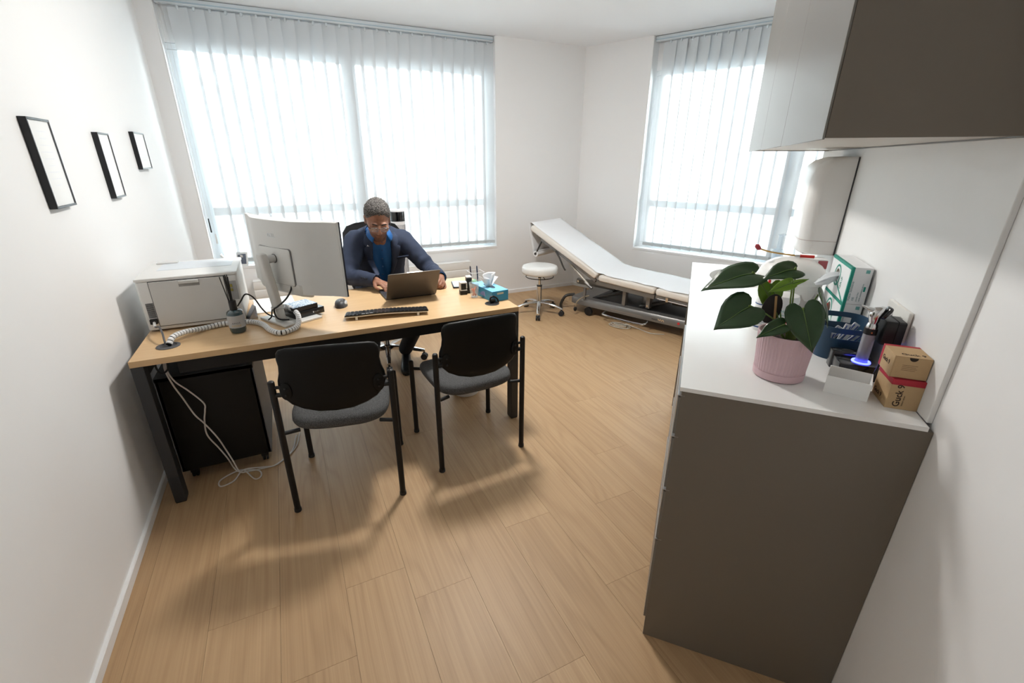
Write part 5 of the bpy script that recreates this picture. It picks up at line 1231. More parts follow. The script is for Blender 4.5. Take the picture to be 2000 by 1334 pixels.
MB().tube([(-0.150, -0.004, 0.036), (-0.143, -0.004, 0.034), (-0.134, -0.005, 0.025), (-0.128, -0.005, 0.023)], 0.009, 10, rad=[0.005, 0.0095, 0.0085, 0.004]).obj('head', mat('rubber_red', (150, 44, 54), 0.55), t)
MB().cyl((-0.004, -0.005, 0.0055), (0.014, -0.005, 0.0055), 0.0045, n=12).obj('ferrule', m_chrome, t)
MB().cyl((0.014, -0.005, 0.0055), (0.062, -0.008, 0.0060), 0.0055, n=14).obj('grip', mat('grip_red', (186, 40, 34), 0.5), t)
o = kthing('white_carton', 'flat white and red carton beside the dispenser, behind the bin', 'carton', 0.458, 1.056, ZT + 0.0, 8)
MB().box((-0.045, -0.028, 0), (0.045, 0.028, 0.183)).obj('carton_body', m_paper, o, bevel=0.001)
MB().box((0.010, -0.0286, 0.145), (0.0455, 0.0286, 0.178)).obj('red_band', mat('band_rose', (170, 90, 96), 0.6), o)
# big clear syringe standing behind the bin
t = kthing('syringe', 'large clear syringe with blue seal standing upright behind the white bin', 'syringe', 0.325, 1.07)
m_clr = mat('clear_blue_plastic', (214, 232, 244), 0.08, var=0, alpha=0.35, spec=0.6)
MB().lathe([(0.004, 0.0), (0.020, 0.004), (0.0225, 0.01), (0.0225, 0.200), (0.032, 0.202), (0.032, 0.206), (0.0215, 0.2065), (0.0212, 0.012)], 32, caps=False).obj('barrel', m_clr, t)
MB().lathe([(0.0205, 0.150), (0.0205, 0.162), (0.006, 0.172)], 28).obj('seal', mat('seal_blue', (40, 60, 150), 0.4), t)
MB().box((-0.010, -0.0015, 0.165), (0.010, 0.0015, 0.268)).box((-0.0015, -0.010, 0.165), (0.0015, 0.010, 0.268)).lathe([(0.016, 0.268), (0.016, 0.272)], 24).obj('plunger', m_clr, t)

# glove boxes
m_gw = mat('glove_carton_white', (226, 227, 228), 0.55); m_teal2 = mat('glove_carton_teal', (22, 140, 122), 0.5)
m_tealt = mat('print_dark_teal', (60, 120, 120), 0.6)
def glove_box(label, z, glove):
    t = kthing('glove_box', label, 'box', 0.497, 0.70, z, 0, 'stacked glove boxes by the wall')
    a, d, h = 0.029, 0.118, 0.121
    MB().box((-a, -d, 0), (a, d, h)).obj('carton', m_gw, t, bevel=0.0006)
    # teal borders along the near vertical edge and the top of the broad side
    MB().box((-a - 0.0006, -d - 0.0006, 0.0), (-a + 0.008, -d + 0.0085, h)).obj('edge_band', m_teal2, t)
    MB().box((-a - 0.0006, -d, h - 0.010), (-a, d, h + 0.0006)).box((-a - 0.0006, -d, h), (-a + 0.006, d, h + 0.0006)).obj('top_band', m_teal2, t)
    MB().prism([(-d + 0.008, 0.0), (-d + 0.026, 0.0), (0.035, h - 0.07), (0.020, h - 0.07)], -a - 0.0007, -a, axis=0).obj('diagonal_band', m_teal2, t)
    MB().torus((0, 0, 0), 0.034, 0.0035, 32, 6, Matrix.Translation((-a - 0.0005, 0.02, 0.066)) @ Matrix.Rotation(PI / 2, 4, 'Y') @ Matrix.Diagonal((1, 1, 0.2, 1))).obj('ring_print', m_teal2, t)
    MB().lathe([(0.020, 0), (0.020, 0.0004)], 24, Matrix.Translation((-a - 0.0006, 0.022, 0.068)) @ Matrix.Rotation(PI / 2, 4, 'Y')).obj('opening', mat('opening_dark', (96, 90, 78), 0.8, var=0.3, nscale=90), t)
    text('lettering', 'GRIP', 0.020, m_teal2, t, frame_m((-a - 0.0008, -0.048, 0.030), (0, 0, 1), (0, 1, 0)), 0.0001)
    # near face print
    for x, s_, sz in ((-0.014, 'Vasco Sensitive', 0.0105), (-0.003, '100', 0.009), (0.006, 'powder free', 0.006), (0.014, 'nitrile examination gloves', 0.0058)):
        text('lettering', s_, sz, m_tealt, t, frame_m((x, -d - 0.0003, 0.010), (0, 0, 1), (-1, 0, 0)), 0.0001)
    MB().box((0.016, -d - 0.0005, 0.044), (0.0215, -d, 0.060)).obj('size_mark', m_teal2, t)
    MB().box((0.010, -d - 0.0005, 0.104), (0.021, -d, 0.115)).obj('pictogram', mat('pictogram_teal', (110, 170, 166), 0.6, var=0.3, nscale=500), t)
    return t
gb0 = glove_box('lower white and teal glove box in the stack by the wall', ZT, False)
MB().lathe([(0.030, 0), (0.030, 0.0006)], 28, Matrix.Translation((-0.0296, 0.03, 0.05)) @ Matrix.Rotation(PI / 2, 4, 'Y')).obj('red_disc', mat('glove_red', (206, 44, 40), 0.5), gb0)
gb1 = glove_box('upper white and teal glove box with a glove pulled out', ZT + 0.1218, True)
b = MB(); rings = []
rg = random.Random(4)
for k, (x, rx, rz_, cz) in enumerate(((-0.029, 0.012, 0.012, 0.066), (-0.040, 0.018, 0.014, 0.060), (-0.058, 0.026, 0.017, 0.050), (-0.076, 0.022, 0.012, 0.038), (-0.090, 0.010, 0.006, 0.030))):
    rings.append([(x + 0.004 * math.sin(3*2*PI*i/20 + k), 0.012 + rx * math.cos(2*PI*i/20) * (1 + 0.28 * math.sin(5*2*PI*i/20 + k)), cz + rz_ * math.sin(2*PI*i/20) * (1 + 0.25 * math.sin(4*2*PI*i/20 + 2*k))) for i in range(20)])
b.loft(rings).obj('pulled_glove', mat('glove_film', (222, 226, 230), 0.3, alpha=0.75, var=0.03), gb1, smooth=80)

# navy basket with handle holes
t = kthing('storage_basket', 'navy plastic basket with oval handle holes against the wall', 'basket', 0.443, 0.445)
m_navy = mat('navy_plastic', (34, 66, 92), 0.45, var=0.02)
def bk(a, s_, z):
    c, q = math.cos(a), math.sin(a); return Vector((0.082 * s_ * math.copysign(abs(c) ** 0.62, c), 0.098 * s_ * math.copysign(abs(q) ** 0.62, q), z))
nb = 72; zs = [0.004, 0.03, 0.06, 0.070, 0.080, 0.088, 0.096, 0.104]
def lv(z): return 0.90 + 0.10 * z / 0.104
vs = []; fs = []
for side in (0, 1):
    for z in zs:
        for i in range(nb):
            vs.append(bk(2*PI*i/nb, lv(z) - (0.028 if side else 0), z))
def hole(i, k):
    f = abs(((i + 0.5) / nb * 360 + 90) % 180 - 90 - 0)
    a = (i + 0.5) / nb * 360
    near = min(abs(a - 90), abs(a - 270))
    return near < 26 and zs[k] >= 0.069 and zs[k + 1] <= 0.0885
nz = len(zs)
def vi(side, k, i): return side * nz * nb + k * nb + i % nb
for k in range(nz - 1):
    for i in range(nb):
        if hole(i, k): continue
        fs.append((vi(0,k,i), vi(0,k,i+1), vi(0,k+1,i+1), vi(0,k+1,i))); fs.append((vi(1,k,i), vi(1,k+1,i), vi(1,k+1,i+1), vi(1,k,i+1)))
        if k + 1 < nz - 1 and hole(i, k + 1): fs.append((vi(0,k+1,i), vi(0,k+1,i+1), vi(1,k+1,i+1), vi(1,k+1,i)))
        if k > 0 and hole(i, k - 1): fs.append((vi(0,k,i), vi(0,k,i+1), vi(1,k,i+1), vi(1,k,i)))
        for dj in (1, -1):
            if hole((i + dj) % nb, k):
                e = i + 1 if dj == 1 else i
                fs.append((vi(0,k,e), vi(0,k+1,e), vi(1,k+1,e), vi(1,k,e)))
for i in range(nb): fs.append((vi(0,nz-1,i), vi(0,nz-1,i+1), vi(1,nz-1,i+1), vi(1,nz-1,i)))
MB().add(vs, fs).obj('basket_wall', m_navy, t, smooth=40)
MB().prism([tuple(bk(2*PI*i/nb, 0.9, 0))[:2] for i in range(nb)], 0.0, 0.006).obj('basket_bottom', m_navy, t)
# packets inside
m_foil = mat('packet_white', (224, 226, 230), 0.45); m_foilb = mat('packet_blue_print', (96, 112, 176), 0.5)
rg = random.Random(9)
LBL = ['striped syringe packet standing at the left inside the navy basket', 'white packet leaning across the middle of the navy basket', 'long white packet with blue print slanting right in the navy basket', 'small white packet with a curled corner in the navy basket', 'white packet lying low at the back of the navy basket', 'clear-backed packet at the right end of the navy basket']
for k, (x, y, rz_, tilt, w, h) in enumerate(((-0.045, -0.045, 10, 12, 0.022, 0.070), (-0.010, -0.020, -15, 25, 0.024, 0.072), (-0.004, -0.03, -12, 34, 0.020, 0.092), (0.005, 0.015, 30, 18, 0.026, 0.080), (-0.030, 0.03, -10, 30, 0.024, 0.075), (0.010, 0.035, 12, 30, 0.022, 0.088))):
    o = kthing('sterile_packet', LBL[k], 'packet', 0.443 + x, 0.445 + y, ZT + 0.008, rz_, 'packets in the navy basket')
    M_ = Matrix.Rotation(math.radians(tilt), 4, 'Y')
    MB().rbox((-w/2, -0.002, 0.004), (w/2, 0.002, h), 0.003, axis=1, M=M_).obj('wrapper', m_foil, o)
    for j in (-1, 1): MB().box((j * w * 0.28 - 0.002, -0.0026, 0.012), (j * w * 0.28 + 0.002, -0.0019, h - 0.006), M_).obj('print_stripe', m_foilb, o)

# otoscope in its charger
t = kthing('charging_base', 'black double charging base with glowing blue ring', 'charger', 0.445, 0.272)
m_gbk = mat('charger_black', (17, 17, 20), 0.25, coat=0.3)
MB().rbox((-0.047, -0.050, 0), (0.047, 0.020, 0.043), 0.006).obj('front_block', m_gbk, t)
MB().rbox((-0.050, 0.020, 0), (0.030, 0.058, 0.052), 0.006).obj('rear_block', m_gbk, t)
MB().lathe([(0.016, 0.0521), (0.0145, 0.0526), (0.004, 0.0524)], 28, Matrix.Translation((-0.010, 0.038, 0))).obj('empty_well', mat('well_black', (6, 6, 7), 0.6), t)
m_led = mat('blue_led', (150, 150, 255), 0.5, var=0, emit=(70, 80, 255), estr=5.0)
MB().torus((0.010, -0.016, 0.0442), 0.0195, 0.0032, 40, 8).obj('led_ring', m_led, t)
t = kthing('otoscope', 'grey-handled otoscope with chrome head standing in the charging base', 'otoscope', 0.455, 0.256, ZT + 0.0435)
MB().lathe([(0.0125, 0.0), (0.0145, 0.004), (0.0148, 0.085)], 32).obj('handle', mat('otoscope_grey', (150, 150, 156), 0.38, metal=0.35), t)
MB().lathe([(0.0152, 0.083), (0.0154, 0.085), (0.0154, 0.098), (0.0150, 0.100)], 32).obj('switch_ring', m_blackp, t)
MB().cyl((-0.001, -0.0152, 0.0905), (-0.001, -0.0158, 0.0905), 0.002, n=10).obj('indicator', mat('indicator_orange', (200, 110, 60), 0.5), t)
MB().lathe([(0.0135, 0.100), (0.0130, 0.108), (0.010, 0.116)], 28).obj('neck', m_chrome, t)
rings = []
for (x, z, r) in ((0.0, 0.112, 0.0098), (0.0, 0.122, 0.0125), (-0.001, 0.134, 0.0140), (0.001, 0.146, 0.0150), (0.006, 0.155, 0.0130), (0.012, 0.160, 0.006)):
    rings.append([(x + r * math.cos(2*PI*i/24), 1.05 * r * math.sin(2*PI*i/24), z) for i in range(24)])
MB().loft(rings).obj('head', m_chrome, t, smooth=60)
MB().cyl((-0.008, 0, 0.148), (-0.020, 0, 0.153), 0.0085, 0.005, n=20).cyl((-0.020, 0, 0.153), (-0.036, 0, 0.160), 0.005, 0.0022, n=20).obj('speculum', m_chrome, t)
MB().rbox((-0.004, -0.0145, -0.018), (0.007, 0.0145, 0.018), 0.010, axis=0, M=Matrix.Translation((0.020, 0, 0.146)) @ Matrix.Rotation(math.radians(28), 4, 'Y')).obj('eyepiece', mat('eyepiece_black', (20, 20, 22), 0.2, coat=0.4), t)

# small open white box
t = kthing('open_white_box', 'small open white cardboard box at the near edge of the worktop', 'box', 0.402, 0.138, ZT, -17)
bw, bd, bh, th = 0.047, 0.040, 0.047, 0.002
for a, c in (((-bw, -bd, 0), (bw, -bd + th, bh)), ((-bw, bd - th, 0), (bw, bd, bh)), ((-bw, -bd + th, 0), (-bw + th, bd - th, bh)), ((bw - th, -bd + th, 0), (bw, bd - th, bh))):
    MB().box(a, c).obj('box_side', m_paper, t)
MB().box((-bw + th, -bd + th, 0), (bw - th, bd - th, 0.002)).obj('box_bottom', m_paper, t)
o = kthing('dark_cap', 'small dark cap lying in the open white box', 'cap', 0.396, 0.155, ZT + 0.002)
MB().lathe([(0.006, 0), (0.006, 0.004), (0.004, 0.010), (0.001, 0.011)], 16).obj('cap_body', m_blackp, o)

# cardboard boxes
m_kraft = mat('kraft_card', (186, 156, 116), 0.75, var=0.04, nscale=90); m_redc = mat('carton_red', (168, 36, 52), 0.6)
m_kdk = mat('kraft_print', (60, 44, 32), 0.8)
t = kthing('kraft_carton', 'lower kraft carton with a red top band and upright lettering', 'carton', 0.499, 0.117, ZT, 1)
a, d, h = 0.033, 0.044, 0.078
MB().box((-a, -d, 0), (a, d, h - 0.015)).obj('carton_body', m_kraft, t, bevel=0.0008)
MB().box((-a, -d, h - 0.015), (a, d, h)).obj('red_band', m_redc, t, bevel=0.0008)
text('lettering', 'Guck 9', 0.020, m_kdk, t, frame_m((-0.006, -d - 0.0003, 0.006), (0, 0, 1), (-1, 0, 0)), 0.0001, bold=0.0004)
text('lettering', 'besser sehen', 0.0052, m_kdk, t, frame_m((0.001, -d - 0.0003, 0.010), (0, 0, 1), (-1, 0, 0)), 0.0001)
text('lettering', 'Guck 9', 0.016, m_kdk, t, frame_m((-a - 0.0003, 0.036, 0.012), (0, -1, 0), (0, 0, 1)), 0.0001, bold=0.0004)
t = kthing('kraft_carton', 'upper kraft carton with a thumb notch and red back stripe', 'carton', 0.496, 0.123, ZT + 0.0788, -1)
a, d, h = 0.0365, 0.042, 0.055
MB().box((-a, -d, 0), (a, d - 0.012, h)).obj('carton_body', m_kraft, t, bevel=0.0008)
MB().box((-a, d - 0.012, 0), (a, d, h)).obj('red_band', m_redc, t, bevel=0.0008)
MB().box((-a + 0.002, -d - 0.0012, 0.001), (a - 0.0005, -d, h - 0.002)).obj('flap', m_kraft, t, bevel=0.0004)
MB().prism([(0.0085 * math.cos(PI + PI * i / 14), h - 0.0015 + 0.0085 * math.sin(PI + PI * i / 14)) for i in range(15)], -d - 0.0015, -d - 0.0011, axis=1).obj('thumb_notch', mat('notch_dark', (40, 30, 22), 0.8), t, smooth=0)
text('lettering', 'Guck 9', 0.0165, m_kdk, t, frame_m((-0.020, -0.030, h + 0.0002), (1, 0, 0), (0, 1, 0)), 0.0001, bold=0.0004)
text('lettering', 'Guck 9', 0.016, m_kdk, t, frame_m((-a - 0.0003, 0.024, 0.024), (0, -1, 0), (0, 0, 1)), 0.0001, bold=0.0004)
b = MB()
for k in range(4): b.box((-0.018, -d - 0.0014, 0.0335 - k * 0.0042), (0.012 - 0.003 * (k % 2), -d - 0.0012, 0.0345 - k * 0.0042))
tag(b.obj('small_print', mat('kraft_print_light', (120, 96, 70), 0.8), t, smooth=0), kind='stuff')

# socket plate, adapter
t = kthing('wall_socket', 'white double wall socket plate above the cartons', 'socket', 0, 0, 0)
US = WU - 0.0125
MB().rbox((US - 0.010, 0.245, 1.068), (US, 0.395, 1.152), 0.005, axis=0).obj('plate', mat('socket_white', (228, 226, 220), 0.35), t)
for v in (0.285, 0.355):
    MB().prism([(v + 0.018 * math.cos(2*PI*i/6), 1.11 + 0.022 * math.sin(2*PI*i/6)) for i in range(6)], US - 0.0106, US - 0.0098, axis=0).obj('socket_recess', mat('socket_shadow', (170, 166, 160), 0.6), t)
t = kthing('power_adapter', 'black plug-in power adapter in the wall socket', 'adapter', 0, 0, 0)
MB().rbox((US - 0.056, 0.232, 1.062), (US - 0.0108, 0.298, 1.128), 0.005, axis=0).obj('case', mat('adapter_black', (22, 22, 24), 0.4), t)
MB().rbox((US - 0.030, 0.230, 1.060), (US - 0.0305 + 0.002, 0.300, 1.130), 0.005, axis=0).obj('case_seam', m_blackp, t)
o = cable('adapter_cable', 'black cable running from the adapter down behind the cartons', [kw(0.492, 0.235, 1.062), kw(0.485, 0.215, 1.03), kw(0.470, 0.195, 0.985), kw(0.462, 0.185, 0.962), kw(0.458, 0.205, 0.960)], 0.0028, m_cord)
# ------------------------------------------------------------------ the seated person
def organic(name, mb, voxel, m, parent, iters=3, fac=0.5, post=None, link=True):
    """union of closed shapes grown together into one skin"""
    tmp = mb.obj(name + '_raw', m, None, smooth=0)
    r = tmp.modifiers.new('remesh', 'REMESH'); r.mode = 'VOXEL'; r.voxel_size = voxel; r.use_smooth_shade = True
    if iters:
        s_ = tmp.modifiers.new('smooth', 'SMOOTH'); s_.iterations = iters; s_.factor = fac
    dg = bpy.context.evaluated_depsgraph_get(); dg.update()
    me = bpy.data.meshes.new_from_object(tmp.evaluated_get(dg)); me.name = name
    old = tmp.data; bpy.data.objects.remove(tmp); bpy.data.meshes.remove(old)
    if post: post(me)
    me.materials.clear()
    for q in (m if isinstance(m, (list, tuple)) else [m]): me.materials.append(q)
    me.polygons.foreach_set('use_smooth', [True] * len(me.polygons)); me.update()
    if not link: return me
    o = bpy.data.objects.new(name, me); COL.objects.link(o)
    if parent: o.parent = parent
    return o
def limb(mb, pts, rad, n=18, k=5):
    P = smoothpath([Vector(p) for p in pts], k)
    R = []
    for i in range(len(P)):
        f = i / k; j = min(int(f), len(rad) - 2); R.append(rad[j] + (rad[j+1] - rad[j]) * (f - j))
    mb.tube(P, 0, n, rad=R); mb.sphere(P[0], R[0] * 0.99, n, 10); mb.sphere(P[-1], R[-1] * 0.99, n, 10)
def torso(mb, infl, top=True, bottom=0):
    rows = [((0.570, 3.475, 0.475), 0.175, 0.125), ((0.570, 3.455, 0.56), 0.172, 0.125), ((0.568, 3.415, 0.68), 0.160, 0.118), ((0.564, 3.355, 0.82), 0.172, 0.120), ((0.562, 3.295, 0.93), 0.180, 0.115), ((0.560, 3.250, 1.00), 0.172, 0.098), ((0.557, 3.225, 1.04), 0.135, 0.078), ((0.553, 3.205, 1.065), 0.080, 0.062)]
    rows = rows[bottom:]
    if not top: rows = rows[:-1]
    rings = []
    for k, (c, rx, ry) in enumerate(rows):
        c = Vector(c); a = Vector(rows[max(k-1, 0)][0]); b_ = Vector(rows[min(k+1, len(rows)-1)][0]); tz = (b_ - a).normalized()
        x = Vector((1, 0, 0)); y = tz.cross(x).normalized()
        rings.append([c + x * ((rx + infl) * math.copysign(abs(math.cos(2*PI*i/32)) ** 0.85, math.cos(2*PI*i/32))) + y * ((ry + infl) * math.sin(2*PI*i/32)) for i in range(32)])
    mb.loft(rings)
PR = thing('person', 'person with short greying hair in navy jacket and blue shirt typing on the laptop', 'person', (0.586, 3.46, 0.0))
IV = Matrix.Translation((-0.586, -3.46, 0.0))
SHR, SHL = Vector((0.402, 3.245, 0.995)), Vector((0.722, 3.245, 0.985))
ELR, ELL = Vector((0.318, 3.085, 0.805)), Vector((0.865, 3.120, 0.800))
WRR, WRL = Vector((0.462, 2.935, 0.792)), Vector((0.868, 2.862, 0.785))
# ---- skin: head, neck, trunk, arms and hands in one surface
HM = Matrix.Translation((0.536, 3.085, 1.150)) @ Matrix.Rotation(math.radians(-4), 4, 'Z') @ Matrix.Rotation(math.radians(2), 4, 'Y') @ Matrix.Rotation(math.radians(27), 4, 'X')
def H(x, y, z): return HM @ Vector((x, y, z))
b = MB()
def hs(c, r, n=20, m=14): b.sphere(c, r, n, m, HM)
hs((0, 0.018, 0.035), (0.074, 0.094, 0.090), 28, 18)
hs((0, -0.010, -0.010), (0.068, 0.078, 0.092), 28, 18)
hs((0, -0.030, -0.062), (0.055, 0.056, 0.052))
hs((0, -0.062, -0.100), (0.024, 0.020, 0.018))
for sx in (-1, 1):
    hs((sx * 0.044, -0.058, -0.022), (0.020, 0.020, 0.022))
    hs((sx * 0.029, -0.076, 0.020), (0.022, 0.013, 0.009))
    hs((sx * 0.030, -0.071, 0.001), (0.0150, 0.012, 0.0105))
    hs((sx * 0.012, -0.092, -0.037), (0.0085, 0.010, 0.0075))
    hs((sx * 0.074, 0.018, -0.006), (0.008, 0.019, 0.031))
    hs((sx * 0.078, 0.026, 0.006), (0.006, 0.013, 0.018))
limb(b, [H(0, -0.078, 0.012), H(0, -0.094, -0.012), H(0, -0.104, -0.034)], [0.0085, 0.0100, 0.0125], 14, 4)
hs((0, -0.082, -0.062), (0.024, 0.011, 0.0065)); hs((0, -0.080, -0.073), (0.020, 0.011, 0.0065))
hs((0, -0.074, -0.053), (0.026, 0.012, 0.010))
limb(b, [H(0, 0.012, -0.055), (0.548, 3.165, 1.055), (0.556, 3.225, 1.00)], [0.052, 0.054, 0.062], 22, 5)
torso(b, -0.022, False)
for S_, E_, W_ in ((SHR, ELR, WRR), (SHL, ELL, WRL)):
    limb(b, [S_, S_.lerp(E_, 0.5), E_, E_.lerp(W_, 0.55), W_], [0.048, 0.044, 0.038, 0.034, 0.026], 16, 4)
def hand(wrist, fwd, up, side, curl, spread=1.0, fl=1.0):
    """palm and five jointed fingers; side = +1 thumb on the local +x side"""
    f = Vector(fwd).normalized(); u = Vector(up); u = (u - f * u.dot(f)).normalized(); x = f.cross(u) * side
    w = Vector(wrist)
    def Q(a, l, h): return w + x * a + f * l + u * h
    # palm
    limb(b, [Q(-0.004, -0.01, 0), Q(0.0, 0.02, 0.001), Q(0.0, 0.045, 0.001)], [0.024, 0.022, 0.019], 14, 3)
    for a in (-0.026, -0.009, 0.009, 0.026): limb(b, [Q(a * 0.6, 0.018, 0.0), Q(a, 0.072, 0.003 - abs(a) * 0.12)], [0.0145, 0.0105], 12, 3)
    for k, (a, l0, ln) in enumerate(((0.027, 0.075, 0.068), (0.0095, 0.079, 0.075), (-0.009, 0.077, 0.070), (-0.026, 0.070, 0.056))):
        ln *= fl; p = Q(a, l0, 0.003 - abs(a) * 0.12); pts = [p]; ang = 0.0; rr = [0.0095, 0.0088, 0.0080, 0.0068]
        for j, s_ in enumerate((0.44, 0.31, 0.25)):
            ang += curl[k] * (0.75, 1.0, 0.65)[j]
            d = f * math.cos(ang) - u * math.sin(ang) + x * (a * 2.4 * spread * math.cos(ang))
            p = p + d.normalized() * ln * s_; pts.append(p)
        P = []; R = []
        for j in range(len(pts) - 1):
            for q in range(3): P.append(pts[j].lerp(pts[j+1], q / 3)); R.append(rr[j] + (rr[j+1] - rr[j]) * q / 3)
        P.append(pts[-1]); R.append(rr[-1])
        b.tube(P, 0, 10, rad=R); b.sphere(P[-1], R[-1] * 1.02, 10, 8)
        for j in (1, 2): b.sphere(pts[j], rr[j] * 1.06, 10, 8)
    p0, p1, p2, p3 = Q(0.018, 0.012, -0.004), Q(0.040, 0.036, -0.012), Q(0.050, 0.060, -0.018), Q(0.047, 0.082, -0.022)
    limb(b, [p0, p1, p2, p3], [0.0150, 0.0120, 0.0098, 0.0078], 12, 3)
hand(WRR, (0.50, -0.84, -0.16), (0.10, -0.05, 1.0), 1, (0.42, 0.40, 0.42, 0.48))
hand(WRL, (-0.30, -0.94, -0.02), (0.62, -0.20, 0.72), -1, (1.05, 1.08, 1.1, 1.1), 0.4, 0.92)
for v_ in range(len(b.v)): b.v[v_] = IV @ b.v[v_]
m_skin = bpy.data.materials.new('skin_brown'); m_skin.use_nodes = True
N_ = m_skin.node_tree.nodes; Lk = m_skin.node_tree.links; bs = N_['Principled BSDF']
tc_ = N_.new('ShaderNodeTexCoord'); nz_ = N_.new('ShaderNodeTexNoise'); nz_.inputs['Scale'].default_value = 55; nz_.inputs['Detail'].default_value = 4; Lk.new(tc_.outputs['Object'], nz_.inputs['Vector'])
rp = N_.new('ShaderNodeValToRGB'); rp.color_ramp.elements[0].position = 0.3; rp.color_ramp.elements[1].position = 0.75
rp.color_ramp.elements[0].color = lin((140, 98, 78)) + (1,); rp.color_ramp.elements[1].color = lin((166, 118, 94)) + (1,)
Lk.new(nz_.outputs['Fac'], rp.inputs[0])
# stubble: darker skin tone on the lower face (a property of the skin, stored per vertex)
at = N_.new('ShaderNodeAttribute'); at.attribute_name = 'stubble'
mx_ = N_.new('ShaderNodeMix'); mx_.data_type = 'RGBA'; mx_.inputs['B'].default_value = lin((92, 68, 60)) + (1,)
Lk.new(at.outputs['Fac'], mx_.inputs['Factor']); Lk.new(rp.outputs[0], mx_.inputs['A']); Lk.new(mx_.outputs['Result'], bs.inputs['Base Color'])
bs.inputs['Roughness'].default_value = 0.48; bs.inputs['Specular IOR Level'].default_value = 0.4
HI = (IV @ HM).inverted()
def post_skin(me):
    at_ = me.attributes.new('stubble', 'FLOAT', 'POINT'); vals = []
    for v in me.vertices:
        q = HI @ v.co; s_ = 0.0
        if q.length < 0.16 and q.y < 0.0:
            # eye sockets, crease between the lips
            for sx in (-1, 1):
                d = Vector((q.x - sx * 0.030, (q.y + 0.08) * 0.5, q.z - 0.010)); g = math.exp(-(d.length / 0.011) ** 2); v.co += (HM.to_3x3() @ Vector((0, 0.0045, 0))) * g
            d = Vector((q.x * 0.45, (q.y + 0.09) * 0.4, q.z + 0.0675)); g = math.exp(-(d.length / 0.0032) ** 2); v.co += (HM.to_3x3() @ Vector((0, 0.0035, 0))) * g
            low = max(0, min(1, (-0.040 - q.z) / 0.02)); lip = math.exp(-((q.x / 0.020) ** 2 + ((q.z + 0.067) / 0.008) ** 2))
            s_ = 0.75 * low * (1 - 0.9 * lip)
        vals.append(s_)
    at_.data.foreach_set('value', vals)
body = organic('body', b, 0.0034, m_skin, PR, 4, 0.5, post_skin)

# ---- hair: short cropped cap with a front hairline
b = MB()
def hrow(x, y, z): return H(x, y, z)
nA, nB = 110, 60; vs = []; fs = []; keep = {}
def hairline(az):    # lowest polar angle of the cap for an azimuth (0 = face)
    a = abs(az)
    if a < 0.55: return 62 + 5 * noise.noise(Vector((az * 9, 1.3, 0))) + 6 * (a / 0.55) ** 2
    if a < 1.05: return 68 + 22 * (a - 0.55) / 0.5
    if a < 1.75: return 90 + 22 * (a - 1.05) / 0.7
    return 112 + 16 * (a - 1.75) / 1.4
for j in range(nB + 1):
    for i in range(nA):
        az = -PI + 2 * PI * i / nA; th = math.radians(hairline(az) * j / nB)
        d = Vector((math.sin(th) * math.sin(az), -math.sin(th) * math.cos(az), math.cos(th)))
        nse = noise.noise(d * 9.0) * 0.003 + noise.noise(d * 34.0) * 0.0042
        e = 0.010 * (1 - (j / nB) ** 6) - 0.001
        r = Vector((0.0745 + e + nse, 0.0945 + e + nse, 0.0905 + e + nse))
        vs.append(HM @ Vector((d.x * r.x, 0.018 + d.y * r.y, 0.035 + d.z * r.z)))
for j in range(nB):
    for i in range(nA):
        k2 = (i + 1) % nA; fs.append((j*nA+i, j*nA+k2, (j+1)*nA+k2, (j+1)*nA+i))
b.add([IV @ v for v in vs], fs)
m_hair = bpy.data.materials.new('greying_hair'); m_hair.use_nodes = True
N_ = m_hair.node_tree.nodes; Lk = m_hair.node_tree.links; bs = N_['Principled BSDF']
tc_ = N_.new('ShaderNodeTexCoord'); nz_ = N_.new('ShaderNodeTexNoise'); nz_.inputs['Scale'].default_value = 270; nz_.inputs['Detail'].default_value = 4; nz_.inputs['Roughness'].default_value = 0.7; Lk.new(tc_.outputs['Object'], nz_.inputs['Vector'])
rp = N_.new('ShaderNodeValToRGB'); rp.color_ramp.elements[0].position = 0.47; rp.color_ramp.elements[1].position = 0.68
rp.color_ramp.elements[0].color = lin((30, 28, 28)) + (1,); rp.color_ramp.elements[1].color = lin((188, 182, 176)) + (1,)
Lk.new(nz_.outputs['Fac'], rp.inputs[0]); Lk.new(rp.outputs[0], bs.inputs['Base Color']); bs.inputs['Roughness'].default_value = 0.75
bpn = N_.new('ShaderNodeBump'); bpn.inputs['Strength'].default_value = 0.9; bpn.inputs['Distance'].default_value = 0.004; Lk.new(nz_.outputs['Fac'], bpn.inputs['Height']); Lk.new(bpn.outputs['Normal'], bs.inputs['Normal'])
hr = b.obj('hair', m_hair, PR, smooth=180)
so = hr.modifiers.new('solid', 'SOLIDIFY'); so.thickness = 0.006; so.offset = -1
m_brow = mat('eyebrow_dark', (40, 32, 30), 0.8)
def hl(p): return IV @ H(*p)
for sx in (-1, 1):
    b = MB(); b.tube([hl((sx * 0.013, -0.0895, 0.019)), hl((sx * 0.026, -0.0895, 0.024)), hl((sx * 0.040, -0.083, 0.023)), hl((sx * 0.049, -0.074, 0.018))], 0, 8, rad=[0.0034, 0.0042, 0.0038, 0.0020]); b.obj('eyebrow', m_brow, PR, smooth=80)
    b = MB(); b.tube([hl((sx * 0.018, -0.0795, -0.004)), hl((sx * 0.025, -0.0835, -0.0065)), hl((sx * 0.033, -0.0830, -0.0065)), hl((sx * 0.043, -0.0745, -0.003))], 0, 6, rad=[0.0010, 0.0020, 0.0020, 0.0010]); b.obj('eyelashes', m_brow, PR, smooth=80)

